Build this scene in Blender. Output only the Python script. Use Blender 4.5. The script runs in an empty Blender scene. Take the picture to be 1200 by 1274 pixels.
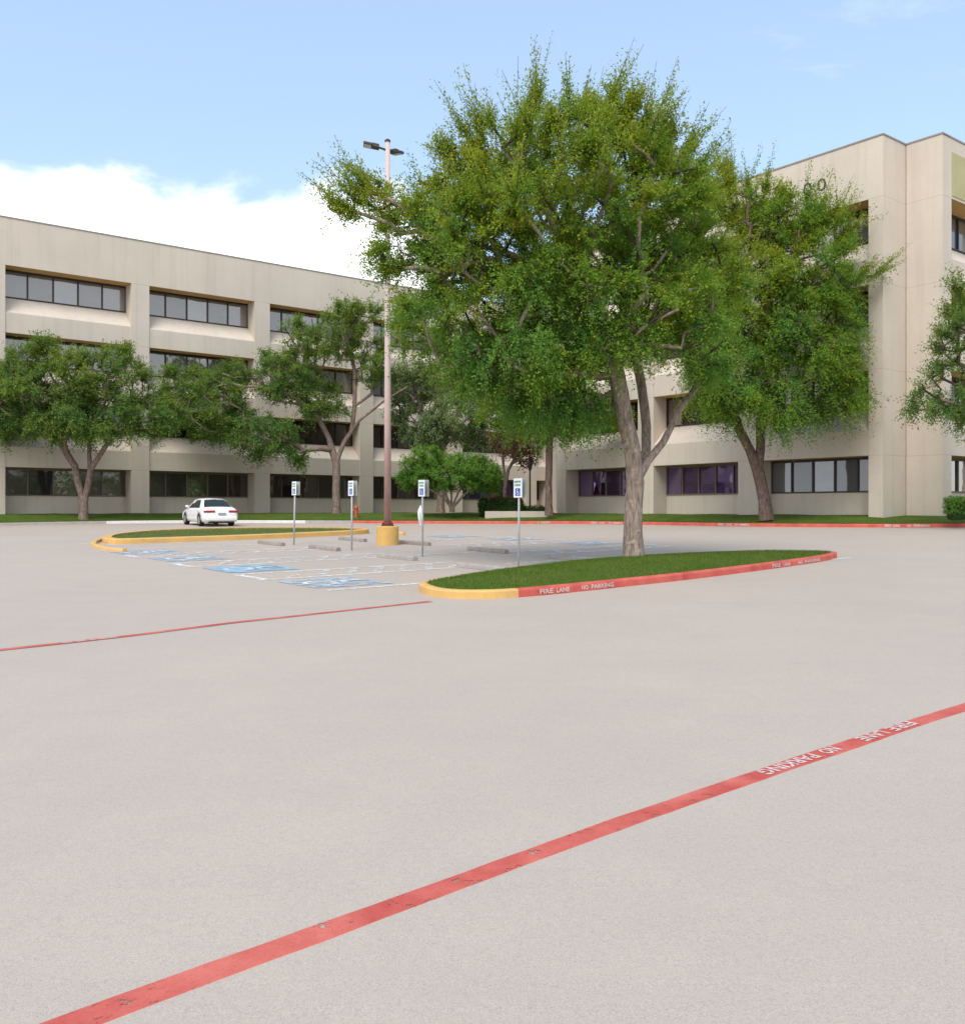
import bpy, bmesh, math, random
import numpy as np
from mathutils import Vector, Matrix
random.seed(7)
RNG = np.random.default_rng(11)
SC = bpy.context.scene
COL = SC.collection
R = math.radians

# ------------------------------------------------------------------ camera geometry
F, CU, HV, EYE = 1160.0, 600.0, 634.0, 1.85      # focal length (px of the 1200 px photo), principal column, eye level row

def sstep(x, a, b):
    t = min(1.0, max(0.0, (x - a) / (b - a)))
    return t * t * (3 - 2 * t)

def gz(x, y):
    """height of the paved ground: a plane rising gently away from the camera, lifting a little more to the far right"""
    yy = max(-30.0, min(75.0, y))
    sx = 0.5 * (x - 3 + math.sqrt((x - 3) ** 2 + 4.0))
    return 0.0215 * yy + 0.024 * min(sx, 40) * sstep(y, 24, 38)

def at(u, v, Y):
    return Vector(((u - CU) / F * Y, Y, EYE - (v - HV) / F * Y))

def gp(u, v, dz=0.0):
    """ground point seen at photo pixel (u, v)"""
    Y = 10.0
    for _ in range(60):
        x = (u - CU) / F * Y
        Y = 0.5 * Y + 0.5 * F * (EYE - gz(x, Y) - dz) / (v - HV)
    x = (u - CU) / F * Y
    return Vector((x, Y, gz(x, Y)))

# ------------------------------------------------------------------ materials
def nt(name):
    m = bpy.data.materials.new(name)
    m.use_nodes = True
    n = m.node_tree
    n.nodes.clear()
    out = n.nodes.new('ShaderNodeOutputMaterial')
    return m, n, out

def node(n, typ, inputs=None, **kw):
    o = n.nodes.new(typ)
    for k, v in kw.items():
        setattr(o, k, v)
    for k, v in (inputs or {}).items():
        s = o.inputs[k]
        if isinstance(v, bpy.types.NodeSocket):
            n.links.new(v, s)
        else:
            s.default_value = v
    return o

def c4(c):
    return (c[0], c[1], c[2], 1.0)

def mixc(n, fac, a, b, mode='MIX'):
    m = n.nodes.new('ShaderNodeMix')
    m.data_type = 'RGBA'
    m.blend_type = mode
    for idx, v in ((0, fac), (6, a), (7, b)):
        if isinstance(v, bpy.types.NodeSocket):
            n.links.new(v, m.inputs[idx])
        elif idx == 0:
            m.inputs[0].default_value = v
        else:
            m.inputs[idx].default_value = c4(v)
    return m.outputs[2]

def ramp(n, fac, stops):
    r = n.nodes.new('ShaderNodeValToRGB')
    e = r.color_ramp.elements
    while len(e) < len(stops):
        e.new(0.5)
    for i, (p, c) in enumerate(stops):
        e[i].position = p
        e[i].color = c4(c) if not isinstance(c, (int, float)) else (c, c, c, 1)
    n.links.new(fac, r.inputs[0])
    return r.outputs[0]

def noise(n, co, scale, detail=4, rough=0.55, dist=0.0):
    return node(n, 'ShaderNodeTexNoise', {'Vector': co, 'Scale': scale, 'Detail': detail, 'Roughness': rough, 'Distortion': dist}).outputs['Fac']

def objco(n):
    return node(n, 'ShaderNodeTexCoord').outputs['Object']

def geoco(n):
    return node(n, 'ShaderNodeNewGeometry').outputs['Position']

def surf(name, c1, c2=None, scale=3.0, rough=0.8, fine=40.0, fine_amt=0.12, bump=0.15, metal=0.0, spec=0.3, world=False):
    """two-tone mottled surface with fine grain and bump"""
    m, n, out = nt(name)
    co = geoco(n) if world else objco(n)
    c2 = c2 or tuple(x * 0.82 for x in c1)
    a = noise(n, co, scale, 6, 0.6)
    col = mixc(n, ramp(n, a, [(0.35, 0.0), (0.68, 1.0)]), c1, c2)
    f = noise(n, co, fine, 3, 0.6)
    col = mixc(n, ramp(n, f, [(0.3, fine_amt), (0.6, 0.0)]), col, (0, 0, 0))
    b = node(n, 'ShaderNodeBsdfPrincipled', {'Base Color': col, 'Roughness': rough, 'Metallic': metal, 'Specular IOR Level': spec})
    if bump:
        bp = node(n, 'ShaderNodeBump', {'Height': f, 'Strength': bump, 'Distance': 0.02})
        n.links.new(bp.outputs[0], b.inputs['Normal'])
    n.links.new(b.outputs[0], out.inputs[0])
    return m

M = {}

def make_materials():
    # paved ground: pale concrete with broad soft blotches, aggregate speckle, a few tyre-dirt streaks
    m, n, out = nt('pale_concrete_paving')
    co = geoco(n)
    big = noise(n, co, 0.22, 5, 0.6)
    mid = noise(n, co, 1.6, 6, 0.65)
    st = node(n, 'ShaderNodeMapping', {'Vector': co, 'Rotation': (0, 0, R(-39)), 'Scale': (0.12, 1.4, 1)}).outputs[0]
    streak = noise(n, st, 1.0, 5, 0.6)
    fine = noise(n, co, 90.0, 3, 0.7)
    spk = noise(n, co, 260.0, 2, 0.6)
    col = mixc(n, ramp(n, big, [(0.30, 0), (0.70, 1)]), (0.466, 0.392, 0.328), (0.424, 0.358, 0.302))
    col = mixc(n, ramp(n, mid, [(0.36, 0.10), (0.60, 0.0)]), col, (0.30, 0.26, 0.23))
    col = mixc(n, ramp(n, streak, [(0.34, 0.07), (0.56, 0.0)]), col, (0.30, 0.26, 0.23))
    grain = noise(n, co, 28.0, 4, 0.75)
    col = mixc(n, ramp(n, grain, [(0.36, 0.17), (0.50, 0.0)]), col, (0.27, 0.235, 0.205))
    col = mixc(n, ramp(n, fine, [(0.36, 0.28), (0.50, 0.0)]), col, (0.22, 0.195, 0.17))
    col = mixc(n, ramp(n, spk, [(0.33, 0.42), (0.46, 0.0)]), col, (0.14, 0.125, 0.11))
    col = mixc(n, ramp(n, spk, [(0.56, 0.0), (0.70, 0.45)]), col, (0.68, 0.61, 0.54))
    stain = noise(n, node(n, 'ShaderNodeMapping', {'Vector': co, 'Location': (13.1, 4.7, 0), 'Scale': (1, 1, 1)}).outputs[0], 0.7, 5, 0.7)
    col = mixc(n, ramp(n, stain, [(0.66, 0.0), (0.80, 0.22)]), col, (0.17, 0.15, 0.135))
    b = node(n, 'ShaderNodeBsdfPrincipled', {'Base Color': col, 'Roughness': 0.86, 'Specular IOR Level': 0.22})
    h = node(n, 'ShaderNodeMath', {0: fine, 1: spk}, operation='ADD').outputs[0]
    n.links.new(node(n, 'ShaderNodeBump', {'Height': h, 'Strength': 0.22, 'Distance': 0.008}).outputs[0], b.inputs['Normal'])
    n.links.new(b.outputs[0], out.inputs[0])
    M['paving'] = m

    # worn paints: the paint is missing where the noise says so (transparent -> the paving under it shows)
    def paint(name, c, wear, c2=None, scale=9.0):
        m, n, out = nt(name)
        co = geoco(n)
        a = noise(n, co, scale, 6, 0.7)
        f = noise(n, co, 70.0, 3, 0.7)
        mid = noise(n, co, 2.3, 4, 0.6)
        col = mixc(n, ramp(n, mid, [(0.35, 0), (0.65, 1)]), c, c2 or tuple(x * 0.8 for x in c))
        col = mixc(n, ramp(n, f, [(0.28, 0.35), (0.5, 0.0)]), col, tuple(x * 0.35 for x in c))
        b = node(n, 'ShaderNodeBsdfPrincipled', {'Base Color': col, 'Roughness': 0.7, 'Specular IOR Level': 0.25})
        n.links.new(node(n, 'ShaderNodeBump', {'Height': f, 'Strength': 0.3, 'Distance': 0.006}).outputs[0], b.inputs['Normal'])
        if wear > 0:
            s = node(n, 'ShaderNodeMath', {0: a, 1: node(n, 'ShaderNodeMath', {0: f, 1: 0.35}, operation='MULTIPLY').outputs[0]}, operation='ADD').outputs[0]
            k = ramp(n, s, [(0.42 + wear * 0.33, 0.0), (0.50 + wear * 0.33, 1.0)])
            t = node(n, 'ShaderNodeBsdfTransparent')
            mx = node(n, 'ShaderNodeMixShader', {0: k})
            n.links.new(t.outputs[0], mx.inputs[1])
            n.links.new(b.outputs[0], mx.inputs[2])
            n.links.new(mx.outputs[0], out.inputs[0])
        else:
            n.links.new(b.outputs[0], out.inputs[0])
        return m
    M['red_line'] = paint('worn_red_road_paint', (0.56, 0.15, 0.115), 0.22, (0.43, 0.070, 0.055))
    M['red_kerb'] = paint('red_kerb_paint', (0.60, 0.135, 0.10), 0.0, (0.46, 0.08, 0.06), 5)
    M['yellow_kerb'] = paint('yellow_kerb_paint', (0.66, 0.40, 0.13), 0.0, (0.56, 0.35, 0.13), 5)
    M['white_paint'] = paint('worn_white_road_paint', (0.78, 0.74, 0.70), 0.46)
    M['white_faint'] = paint('faded_white_road_paint', (0.66, 0.61, 0.56), 0.62, scale=5)
    M['white_fresh'] = paint('white_letter_paint', (0.72, 0.52, 0.48), 0.33, scale=24)
    M['blue_paint'] = paint('worn_blue_road_paint', (0.22, 0.40, 0.53), 0.50, (0.30, 0.46, 0.56), 3)
    M['blue_faint'] = paint('faded_blue_road_paint', (0.35, 0.45, 0.53), 0.64, (0.38, 0.47, 0.54), 3)
    M['white_symbol'] = paint('white_symbol_paint', (0.70, 0.72, 0.73), 0.42)

    # precast concrete of the building, with rain streaks that run down it
    m, n, out = nt('beige_precast_concrete')
    co = objco(n)
    a = noise(n, co, 0.35, 5, 0.6)
    st = node(n, 'ShaderNodeMapping', {'Vector': co, 'Scale': (2.6, 2.6, 0.10)}).outputs[0]
    s = noise(n, st, 1.0, 6, 0.65)
    f = noise(n, co, 26.0, 4, 0.7)
    col = mixc(n, ramp(n, a, [(0.35, 0), (0.65, 1)]), (0.595, 0.520, 0.432), (0.545, 0.475, 0.395))
    col = mixc(n, ramp(n, s, [(0.32, 0.17), (0.50, 0.0)]), col, (0.29, 0.245, 0.20))
    col = mixc(n, ramp(n, f, [(0.3, 0.15), (0.55, 0.0)]), col, (0.2, 0.17, 0.13))
    # horizontal panel joints at the floor levels
    z = node(n, 'ShaderNodeSeparateXYZ', {0: co}).outputs[2]
    zz = node(n, 'ShaderNodeMath', {0: z, 1: 4.2}, operation='SUBTRACT').outputs[0]
    zz = node(n, 'ShaderNodeMath', {0: zz, 1: 3.7}, operation='DIVIDE').outputs[0]
    zz = node(n, 'ShaderNodeMath', {0: node(n, 'ShaderNodeMath', {0: zz, 1: 0.5}, operation='ADD').outputs[0]}, operation='FRACT').outputs[0]
    zz = node(n, 'ShaderNodeMath', {0: node(n, 'ShaderNodeMath', {0: zz, 1: 0.5}, operation='SUBTRACT').outputs[0]}, operation='ABSOLUTE').outputs[0]
    jt = node(n, 'ShaderNodeMath', {0: zz, 1: 0.0035}, operation='LESS_THAN').outputs[0]
    jt = node(n, 'ShaderNodeMath', {0: jt, 1: 0.30}, operation='MULTIPLY').outputs[0]
    col = mixc(n, jt, col, (0.2, 0.165, 0.13))
    b = node(n, 'ShaderNodeBsdfPrincipled', {'Base Color': col, 'Roughness': 0.85, 'Specular IOR Level': 0.25})
    n.links.new(node(n, 'ShaderNodeBump', {'Height': f, 'Strength': 0.2, 'Distance': 0.02}).outputs[0], b.inputs['Normal'])
    n.links.new(b.outputs[0], out.inputs[0])
    M['precast'] = m

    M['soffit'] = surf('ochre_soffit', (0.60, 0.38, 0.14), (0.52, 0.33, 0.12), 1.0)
    M['coping'] = surf('grey_metal_coping', (0.30, 0.27, 0.24), None, 2.0, 0.6)
    M['frame'] = surf('bronze_window_frame', (0.045, 0.034, 0.030), None, 3.0, 0.45, bump=0)
    M['frame_tan'] = surf('tan_window_frame', (0.19, 0.135, 0.105), (0.14, 0.10, 0.08), 3.0, 0.5, bump=0)
    M['roof'] = surf('roof_gravel', (0.3, 0.28, 0.26))
    M['yellow_panel'] = surf('pale_yellow_panel', (0.45, 0.41, 0.22), (0.40, 0.365, 0.19), 0.8)

    def glass(name, c1, c2, mirror, tint=(1, 1, 1), blind=None):
        m, n, out = nt(name)
        g = node(n, 'ShaderNodeNewGeometry')
        rnd = g.outputs['Random Per Island']
        col = mixc(n, rnd, c1, c2)
        if blind:
            z = node(n, 'ShaderNodeSeparateXYZ', {0: objco(n)}).outputs[0]
            w = node(n, 'ShaderNodeTexWave', {'Vector': objco(n), 'Scale': 5.0, 'Distortion': 1.2, 'Detail': 2}).outputs['Fac']
            k = ramp(n, rnd, [(0.45, 0.0), (0.5, 1.0)])
            col = mixc(n, k, col, mixc(n, w, blind, tuple(x * 0.6 for x in blind)))
        d = node(n, 'ShaderNodeBsdfPrincipled', {'Base Color': col, 'Roughness': 0.35, 'Specular IOR Level': 0.2})
        wob = noise(n, node(n, 'ShaderNodeMapping', {'Vector': objco(n), 'Scale': (1, 1, 1)}).outputs[0], 0.9, 2)
        bp = node(n, 'ShaderNodeBump', {'Height': wob, 'Strength': 0.06, 'Distance': 0.2})
        gl = node(n, 'ShaderNodeBsdfGlossy', {'Color': c4(tint), 'Roughness': 0.03, 'Normal': bp.outputs[0]})
        lw = node(n, 'ShaderNodeLayerWeight', {'Blend': 0.35}).outputs['Fresnel']
        more = node(n, 'ShaderNodeMapRange', {0: node(n, 'ShaderNodeMath', {0: node(n, 'ShaderNodeMath', {0: rnd, 1: 7.31}, operation='MULTIPLY').outputs[0]}, operation='FRACT').outputs[0], 1: 0.55, 2: 0.95, 3: 0.0, 4: 0.22 if name == 'dark_bronze_glass' else 0.06}).outputs[0]
        fac = node(n, 'ShaderNodeMath', {0: lw, 1: node(n, 'ShaderNodeMath', {0: more, 1: mirror}, operation='ADD').outputs[0]}, operation='ADD', use_clamp=True).outputs[0]
        mx = node(n, 'ShaderNodeMixShader', {0: fac})
        n.links.new(d.outputs[0], mx.inputs[1])
        n.links.new(gl.outputs[0], mx.inputs[2])
        n.links.new(mx.outputs[0], out.inputs[0])
        return m
    M['glass_up'] = glass('grey_blind_glass', (0.09, 0.088, 0.086), (0.13, 0.127, 0.125), 0.15, (0.80, 0.75, 0.70))
    M['glass_low'] = glass('dark_bronze_glass', (0.006, 0.004, 0.005), (0.016, 0.011, 0.010), 0.07, (0.44, 0.41, 0.41), (0.050, 0.034, 0.028))
    M['glass_purple'] = glass('purple_tinted_glass', (0.022, 0.007, 0.052), (0.036, 0.014, 0.062), 0.04, (0.40, 0.30, 0.60), (0.050, 0.022, 0.048))
    M['glass_pale'] = glass('reflective_pale_glass', (0.07, 0.07, 0.072), (0.12, 0.12, 0.122), 0.10, (0.50, 0.52, 0.55))

    def leaf(name, ca, cb, cc, trans=0.30):
        m, n, out = nt(name)
        tint = node(n, 'ShaderNodeAttribute', attribute_name='tint').outputs['Fac']
        rnd = node(n, 'ShaderNodeNewGeometry').outputs['Random Per Island']
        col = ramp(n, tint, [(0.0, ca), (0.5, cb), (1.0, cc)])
        v = node(n, 'ShaderNodeMapRange', {0: rnd, 3: 0.82, 4: 1.16}).outputs[0]
        hsv = node(n, 'ShaderNodeHueSaturation', {'Color': col, 'Value': v, 'Saturation': 1.0, 'Hue': 0.5}).outputs[0]
        d = node(n, 'ShaderNodeBsdfPrincipled', {'Base Color': hsv, 'Roughness': 0.55, 'Specular IOR Level': 0.12})
        tcol = mixc(n, 0.5, hsv, (0.24, 0.34, 0.03))
        t = node(n, 'ShaderNodeBsdfTranslucent', {'Color': tcol})
        mx = node(n, 'ShaderNodeMixShader', {0: trans})
        n.links.new(d.outputs[0], mx.inputs[1])
        n.links.new(t.outputs[0], mx.inputs[2])
        n.links.new(mx.outputs[0], out.inputs[0])
        return m
    M['leaf_elm'] = leaf('elm_leaf', (0.105, 0.245, 0.058), (0.180, 0.310, 0.036), (0.330, 0.345, 0.026), 0.48)
    M['leaf_oak'] = leaf('dark_oak_leaf', (0.095, 0.195, 0.055), (0.150, 0.245, 0.050), (0.220, 0.275, 0.046), 0.46)
    M['leaf_bright'] = leaf('bright_green_leaf', (0.095, 0.230, 0.036), (0.135, 0.28, 0.04), (0.19, 0.31, 0.055), 0.42)
    M['leaf_grey'] = leaf('grey_green_leaf', (0.14, 0.215, 0.100), (0.18, 0.245, 0.105), (0.21, 0.26, 0.10), 0.42)
    M['leaf_red'] = leaf('reddish_leaf', (0.15, 0.046, 0.038), (0.20, 0.068, 0.05), (0.18, 0.10, 0.04))
    M['leaf_hedge'] = leaf('hedge_leaf', (0.020, 0.05, 0.012), (0.035, 0.075, 0.015), (0.055, 0.10, 0.02), 0.15)
    M['grass'] = leaf('grass_blade', (0.060, 0.118, 0.012), (0.095, 0.155, 0.018), (0.155, 0.185, 0.036), 0.25)
    M['turf'] = surf('mown_turf', (0.066, 0.122, 0.015), (0.115, 0.155, 0.030), 0.9, 0.95, 60, 0.5, 0.5, world=True, spec=0.1)
    M['dry_turf'] = surf('thin_dry_turf', (0.085, 0.125, 0.03), (0.14, 0.15, 0.055), 2.0, 0.95, 60, 0.4, 0.5, world=True, spec=0.1)
    M['mulch'] = surf('brown_mulch', (0.10, 0.065, 0.04), (0.14, 0.10, 0.06), 6.0, 0.95, 50, 0.5, 0.5)

    # bark: vertical furrows and pale flaking patches
    def bark(name, c1, c2, c3):
        m, n, out = nt(name)
        co = objco(n)
        st = node(n, 'ShaderNodeMapping', {'Vector': co, 'Scale': (9, 9, 2.0)}).outputs[0]
        a = noise(n, st, 1.6, 7, 0.7, 0.6)
        p = noise(n, co, 5.0, 4, 0.6)
        col = mixc(n, ramp(n, a, [(0.35, 1), (0.60, 0)]), c1, c2)
        col = mixc(n, ramp(n, p, [(0.58, 0.0), (0.68, 0.7)]), col, c3)
        b = node(n, 'ShaderNodeBsdfPrincipled', {'Base Color': col, 'Roughness': 0.9, 'Specular IOR Level': 0.15})
        n.links.new(node(n, 'ShaderNodeBump', {'Height': a, 'Strength': 0.7, 'Distance': 0.04}).outputs[0], b.inputs['Normal'])
        n.links.new(b.outputs[0], out.inputs[0])
        return m
    M['bark_pale'] = bark('pale_elm_bark', (0.36, 0.285, 0.235), (0.145, 0.105, 0.085), (0.48, 0.40, 0.34))
    M['twig'] = bark('dark_twig_bark', (0.085, 0.065, 0.045), (0.045, 0.033, 0.024), (0.11, 0.085, 0.06))
    M['bark_dark'] = bark('dark_bark', (0.185, 0.13, 0.105), (0.065, 0.045, 0.038), (0.26, 0.195, 0.165))
    M['bark_mid'] = bark('brown_grey_bark', (0.27, 0.20, 0.165), (0.10, 0.07, 0.058), (0.36, 0.28, 0.235))

    M['conc_grey'] = surf('plain_concrete', (0.40, 0.37, 0.34), (0.32, 0.29, 0.265), 4.0, world=True)
    M['conc_white'] = surf('whitish_kerb_concrete', (0.74, 0.71, 0.67), (0.64, 0.61, 0.57), 4.0, world=True)
    M['conc_dark'] = surf('weathered_wheel_stop', (0.34, 0.29, 0.25), (0.24, 0.205, 0.175), 6.0, world=True)
    M['stop_grey'] = surf('grey_wheel_stop', (0.38, 0.35, 0.32), (0.29, 0.265, 0.24), 6.0, world=True)
    M['steel'] = surf('galvanised_post', (0.46, 0.47, 0.47), (0.36, 0.37, 0.37), 5.0, 0.5, metal=0.2, bump=0)
    M['rim'] = surf('alloy_rim', (0.45, 0.46, 0.48), None, 5.0, 0.35, metal=0.6, bump=0)
    M['sign_white'] = surf('white_sign_sheet', (0.80, 0.82, 0.82), (0.74, 0.76, 0.76), 2, 0.4, bump=0, fine_amt=0.03)
    M['sign_back'] = surf('sign_back_aluminium', (0.40, 0.42, 0.39), (0.34, 0.36, 0.33), 3, 0.5, bump=0)
    M['sign_blue'] = surf('sign_blue', (0.03, 0.10, 0.42), None, 3, 0.4, bump=0, fine_amt=0.0)
    M['sign_green'] = surf('sign_green', (0.02, 0.26, 0.15), None, 3, 0.4, bump=0, fine_amt=0.0)
    M['yellow_base'] = surf('yellow_painted_concrete', (0.66, 0.40, 0.12), (0.56, 0.34, 0.11), 3.0)
    m, n, out = nt('weathered_steel_pole')
    co = objco(n)
    z = node(n, 'ShaderNodeSeparateXYZ', {0: co}).outputs[2]
    k = node(n, 'ShaderNodeMapRange', {0: z, 1: 1.5, 2: 6.5}).outputs[0]
    a = noise(n, node(n, 'ShaderNodeMapping', {'Vector': co, 'Scale': (3, 3, 0.6)}).outputs[0], 3.0, 5)
    k2 = node(n, 'ShaderNodeMath', {0: k, 1: node(n, 'ShaderNodeMath', {0: a, 1: 0.5}, operation='SUBTRACT').outputs[0]}, operation='ADD', use_clamp=True).outputs[0]
    col = mixc(n, k2, (0.36, 0.205, 0.17), (0.52, 0.42, 0.385))
    b = node(n, 'ShaderNodeBsdfPrincipled', {'Base Color': col, 'Roughness': 0.55})
    n.links.new(b.outputs[0], out.inputs[0])
    M['pole'] = m
    M['dark_metal'] = surf('dark_bronze_metal', (0.060, 0.050, 0.045), None, 3.0, 0.45, bump=0)
    M['lens'] = surf('lamp_lens', (0.6, 0.6, 0.58), None, 3, 0.3, bump=0)
    M['rust'] = surf('rusty_plate', (0.17, 0.055, 0.04), (0.12, 0.04, 0.03), 5)
    M['hydrant'] = surf('orange_red_hydrant', (0.45, 0.10, 0.05), (0.36, 0.08, 0.04), 5, 0.5)
    M['maroon'] = surf('maroon_cloth', (0.13, 0.022, 0.034), (0.09, 0.016, 0.026), 5, 0.9)
    M['bag'] = surf('white_plastic_bag', (0.82, 0.82, 0.80), (0.7, 0.7, 0.68), 8, 0.4)
    M['car_white'] = surf('white_car_paint', (0.80, 0.80, 0.80), (0.77, 0.77, 0.77), 1, 0.18, bump=0, fine_amt=0.0, spec=0.6)
    M['car_glass'] = surf('car_glass', (0.016, 0.024, 0.021), None, 1, 0.12, bump=0, fine_amt=0, spec=0.3)
    M['tyre'] = surf('black_rubber', (0.018, 0.018, 0.018), None, 5, 0.85)
    M['tail'] = surf('red_tail_lamp', (0.40, 0.035, 0.045), (0.3, 0.03, 0.04), 5, 0.2, bump=0)
    M['black_trim'] = surf('black_trim', (0.02, 0.02, 0.02), None, 5, 0.6, bump=0)
    M['plate'] = surf('number_plate', (0.35, 0.36, 0.38), None, 5, 0.4, bump=0)
    M['letters'] = surf('dark_bronze_numerals', (0.05, 0.04, 0.035), None, 5, 0.5, bump=0)

make_materials()

# ------------------------------------------------------------------ mesh helpers
class MB:
    def __init__(self):
        self.v, self.f, self.mi = [], [], []
    def quad(self, pts, mi=0):
        i = len(self.v)
        self.v += [tuple(p) for p in pts]
        self.f.append(tuple(range(i, i + len(pts))))
        self.mi.append(mi)
    def box(self, x0, x1, y0, y1, z0, z1, mp=None, bottom_mi=0):
        P = [(x0, y0, z0), (x1, y0, z0), (x1, y1, z0), (x0, y1, z0), (x0, y0, z1), (x1, y0, z1), (x1, y1, z1), (x0, y1, z1)]
        if mp:
            P = [mp(*p) for p in P]
        i = len(self.v)
        self.v += [tuple(p) for p in P]
        for k, q in enumerate([(0, 3, 2, 1), (4, 5, 6, 7), (0, 1, 5, 4), (1, 2, 6, 5), (2, 3, 7, 6), (3, 0, 4, 7)]):
            self.f.append(tuple(i + a for a in q))
            self.mi.append(bottom_mi if k == 0 else 0)
    def prism(self, prof, u0, u1, mp, bottom_seg=None, mi_bottom=1):
        """extrude the (d, z) profile from u0 to u1"""
        i, n = len(self.v), len(prof)
        self.v += [tuple(mp(u0, d, z)) for d, z in prof] + [tuple(mp(u1, d, z)) for d, z in prof]
        for k in range(n):
            j = (k + 1) % n
            self.f.append((i + k, i + j, i + n + j, i + n + k))
            self.mi.append(mi_bottom if k == bottom_seg else 0)
        self.f.append(tuple(i + k for k in range(n))); self.mi.append(0)
        self.f.append(tuple(i + n + k for k in reversed(range(n)))); self.mi.append(0)
    def tube(self, pts, rads, sides=8, cap=True):
        pts = [Vector(p) for p in pts]
        i0 = len(self.v)
        prev = None
        for k, p in enumerate(pts):
            t = (pts[min(k + 1, len(pts) - 1)] - pts[max(k - 1, 0)]).normalized()
            if prev is None:
                x = t.orthogonal().normalized()
            else:
                x = (prev - t * prev.dot(t))
                x = x.normalized() if x.length > 1e-6 else t.orthogonal().normalized()
            prev = x
            y = t.cross(x)
            for s in range(sides):
                a = 2 * math.pi * s / sides
                self.v.append(tuple(p + (x * math.cos(a) + y * math.sin(a)) * rads[k]))
        for k in range(len(pts) - 1):
            for s in range(sides):
                a = i0 + k * sides + s
                b = i0 + k * sides + (s + 1) % sides
                self.f.append((a, b, b + sides, a + sides)); self.mi.append(0)
        if cap:
            self.f.append(tuple(i0 + s for s in reversed(range(sides)))); self.mi.append(0)
            e = i0 + (len(pts) - 1) * sides
            self.f.append(tuple(e + s for s in range(sides))); self.mi.append(0)
    def lathe(self, prof, sides=20, c=(0, 0, 0)):
        i0 = len(self.v)
        for r, z in prof:
            for s in range(sides):
                a = 2 * math.pi * s / sides
                self.v.append((c[0] + r * math.cos(a), c[1] + r * math.sin(a), c[2] + z))
        for k in range(len(prof) - 1):
            for s in range(sides):
                a = i0 + k * sides + s
                b = i0 + k * sides + (s + 1) % sides
                self.f.append((a, b, b + sides, a + sides)); self.mi.append(0)
        self.f.append(tuple(i0 + s for s in reversed(range(sides)))); self.mi.append(0)
        e = i0 + (len(prof) - 1) * sides
        self.f.append(tuple(e + s for s in range(sides))); self.mi.append(0)
    def build(self, name, mats, parent=None, smooth=False, bevel=0.0, loc=None, rot=None):
        me = bpy.data.meshes.new(name)
        me.from_pydata(self.v, [], self.f)
        if not isinstance(mats, (list, tuple)):
            mats = [mats]
        for m in mats:
            me.materials.append(m)
        me.polygons.foreach_set('material_index', [min(x, len(mats) - 1) for x in self.mi])
        bm = bmesh.new(); bm.from_mesh(me)
        bmesh.ops.recalc_face_normals(bm, faces=bm.faces)
        if bevel > 0:
            bmesh.ops.bevel(bm, geom=[e for e in bm.edges if e.is_manifold and e.calc_face_angle(0) > 0.6], offset=bevel, segments=2, affect='EDGES', profile=0.6)
        bm.to_mesh(me); bm.free()
        if smooth:
            me.polygons.foreach_set('use_smooth', [True] * len(me.polygons))
        o = bpy.data.objects.new(name, me)
        COL.objects.link(o)
        if parent is not None:
            o.parent = parent
        if loc is not None:
            o.location = loc
        if rot is not None:
            o.rotation_euler = rot
        return o

def mesh_np(name, V, Fq, mat, parent=None, tint=None, smooth=False):
    """fast mesh from numpy: V (n,3), Fq (m,k) all faces of k corners; tint per vertex"""
    me = bpy.data.meshes.new(name)
    nv, (nf, k) = len(V), Fq.shape
    me.vertices.add(nv); me.vertices.foreach_set('co', V.astype(np.float32).ravel())
    me.loops.add(nf * k); me.loops.foreach_set('vertex_index', Fq.astype(np.int32).ravel())
    me.polygons.add(nf)
    me.polygons.foreach_set('loop_start', np.arange(0, nf * k, k, dtype=np.int32))
    if smooth:
        me.polygons.foreach_set('use_smooth', np.ones(nf, dtype=bool))
    me.materials.append(mat)
    if tint is not None:
        a = me.attributes.new('tint', 'FLOAT', 'POINT')
        a.data.foreach_set('value', tint.astype(np.float32))
    me.update(calc_edges=True)
    o = bpy.data.objects.new(name, me); COL.objects.link(o)
    if parent is not None:
        o.parent = parent
    return o

def tag(o, label=None, cat=None, group=None, kind=None):
    for k, v in (('label', label), ('category', cat), ('group', group), ('kind', kind)):
        if v:
            o[k] = v
    return o

def empty(name, loc=(0, 0, 0), rz=0.0):
    o = bpy.data.objects.new(name, None)
    COL.objects.link(o)
    o.location = loc; o.rotation_euler = (0, 0, rz)
    o.empty_display_size = 0.2
    return o

def copy_tree(o, parent=None):
    c = o.copy(); COL.objects.link(c); c.parent = parent
    for ch in list(o.children):
        copy_tree(ch, c)
    return c

def text_verts(body, size, bold=0.03):
    cu = bpy.data.curves.new('txt', 'FONT')
    cu.body = body; cu.size = size; cu.align_x = 'CENTER'; cu.align_y = 'CENTER'; cu.resolution_u = 2
    cu.offset = bold
    ob = bpy.data.objects.new('txt', cu); COL.objects.link(ob)
    dg = bpy.context.evaluated_depsgraph_get(); dg.update()
    me = bpy.data.meshes.new_from_object(ob.evaluated_get(dg))
    V = [v.co.copy() for v in me.vertices]; Fs = [tuple(p.vertices) for p in me.polygons]
    bpy.data.objects.remove(ob); bpy.data.curves.remove(cu); bpy.data.meshes.remove(me)
    return V, Fs

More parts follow.
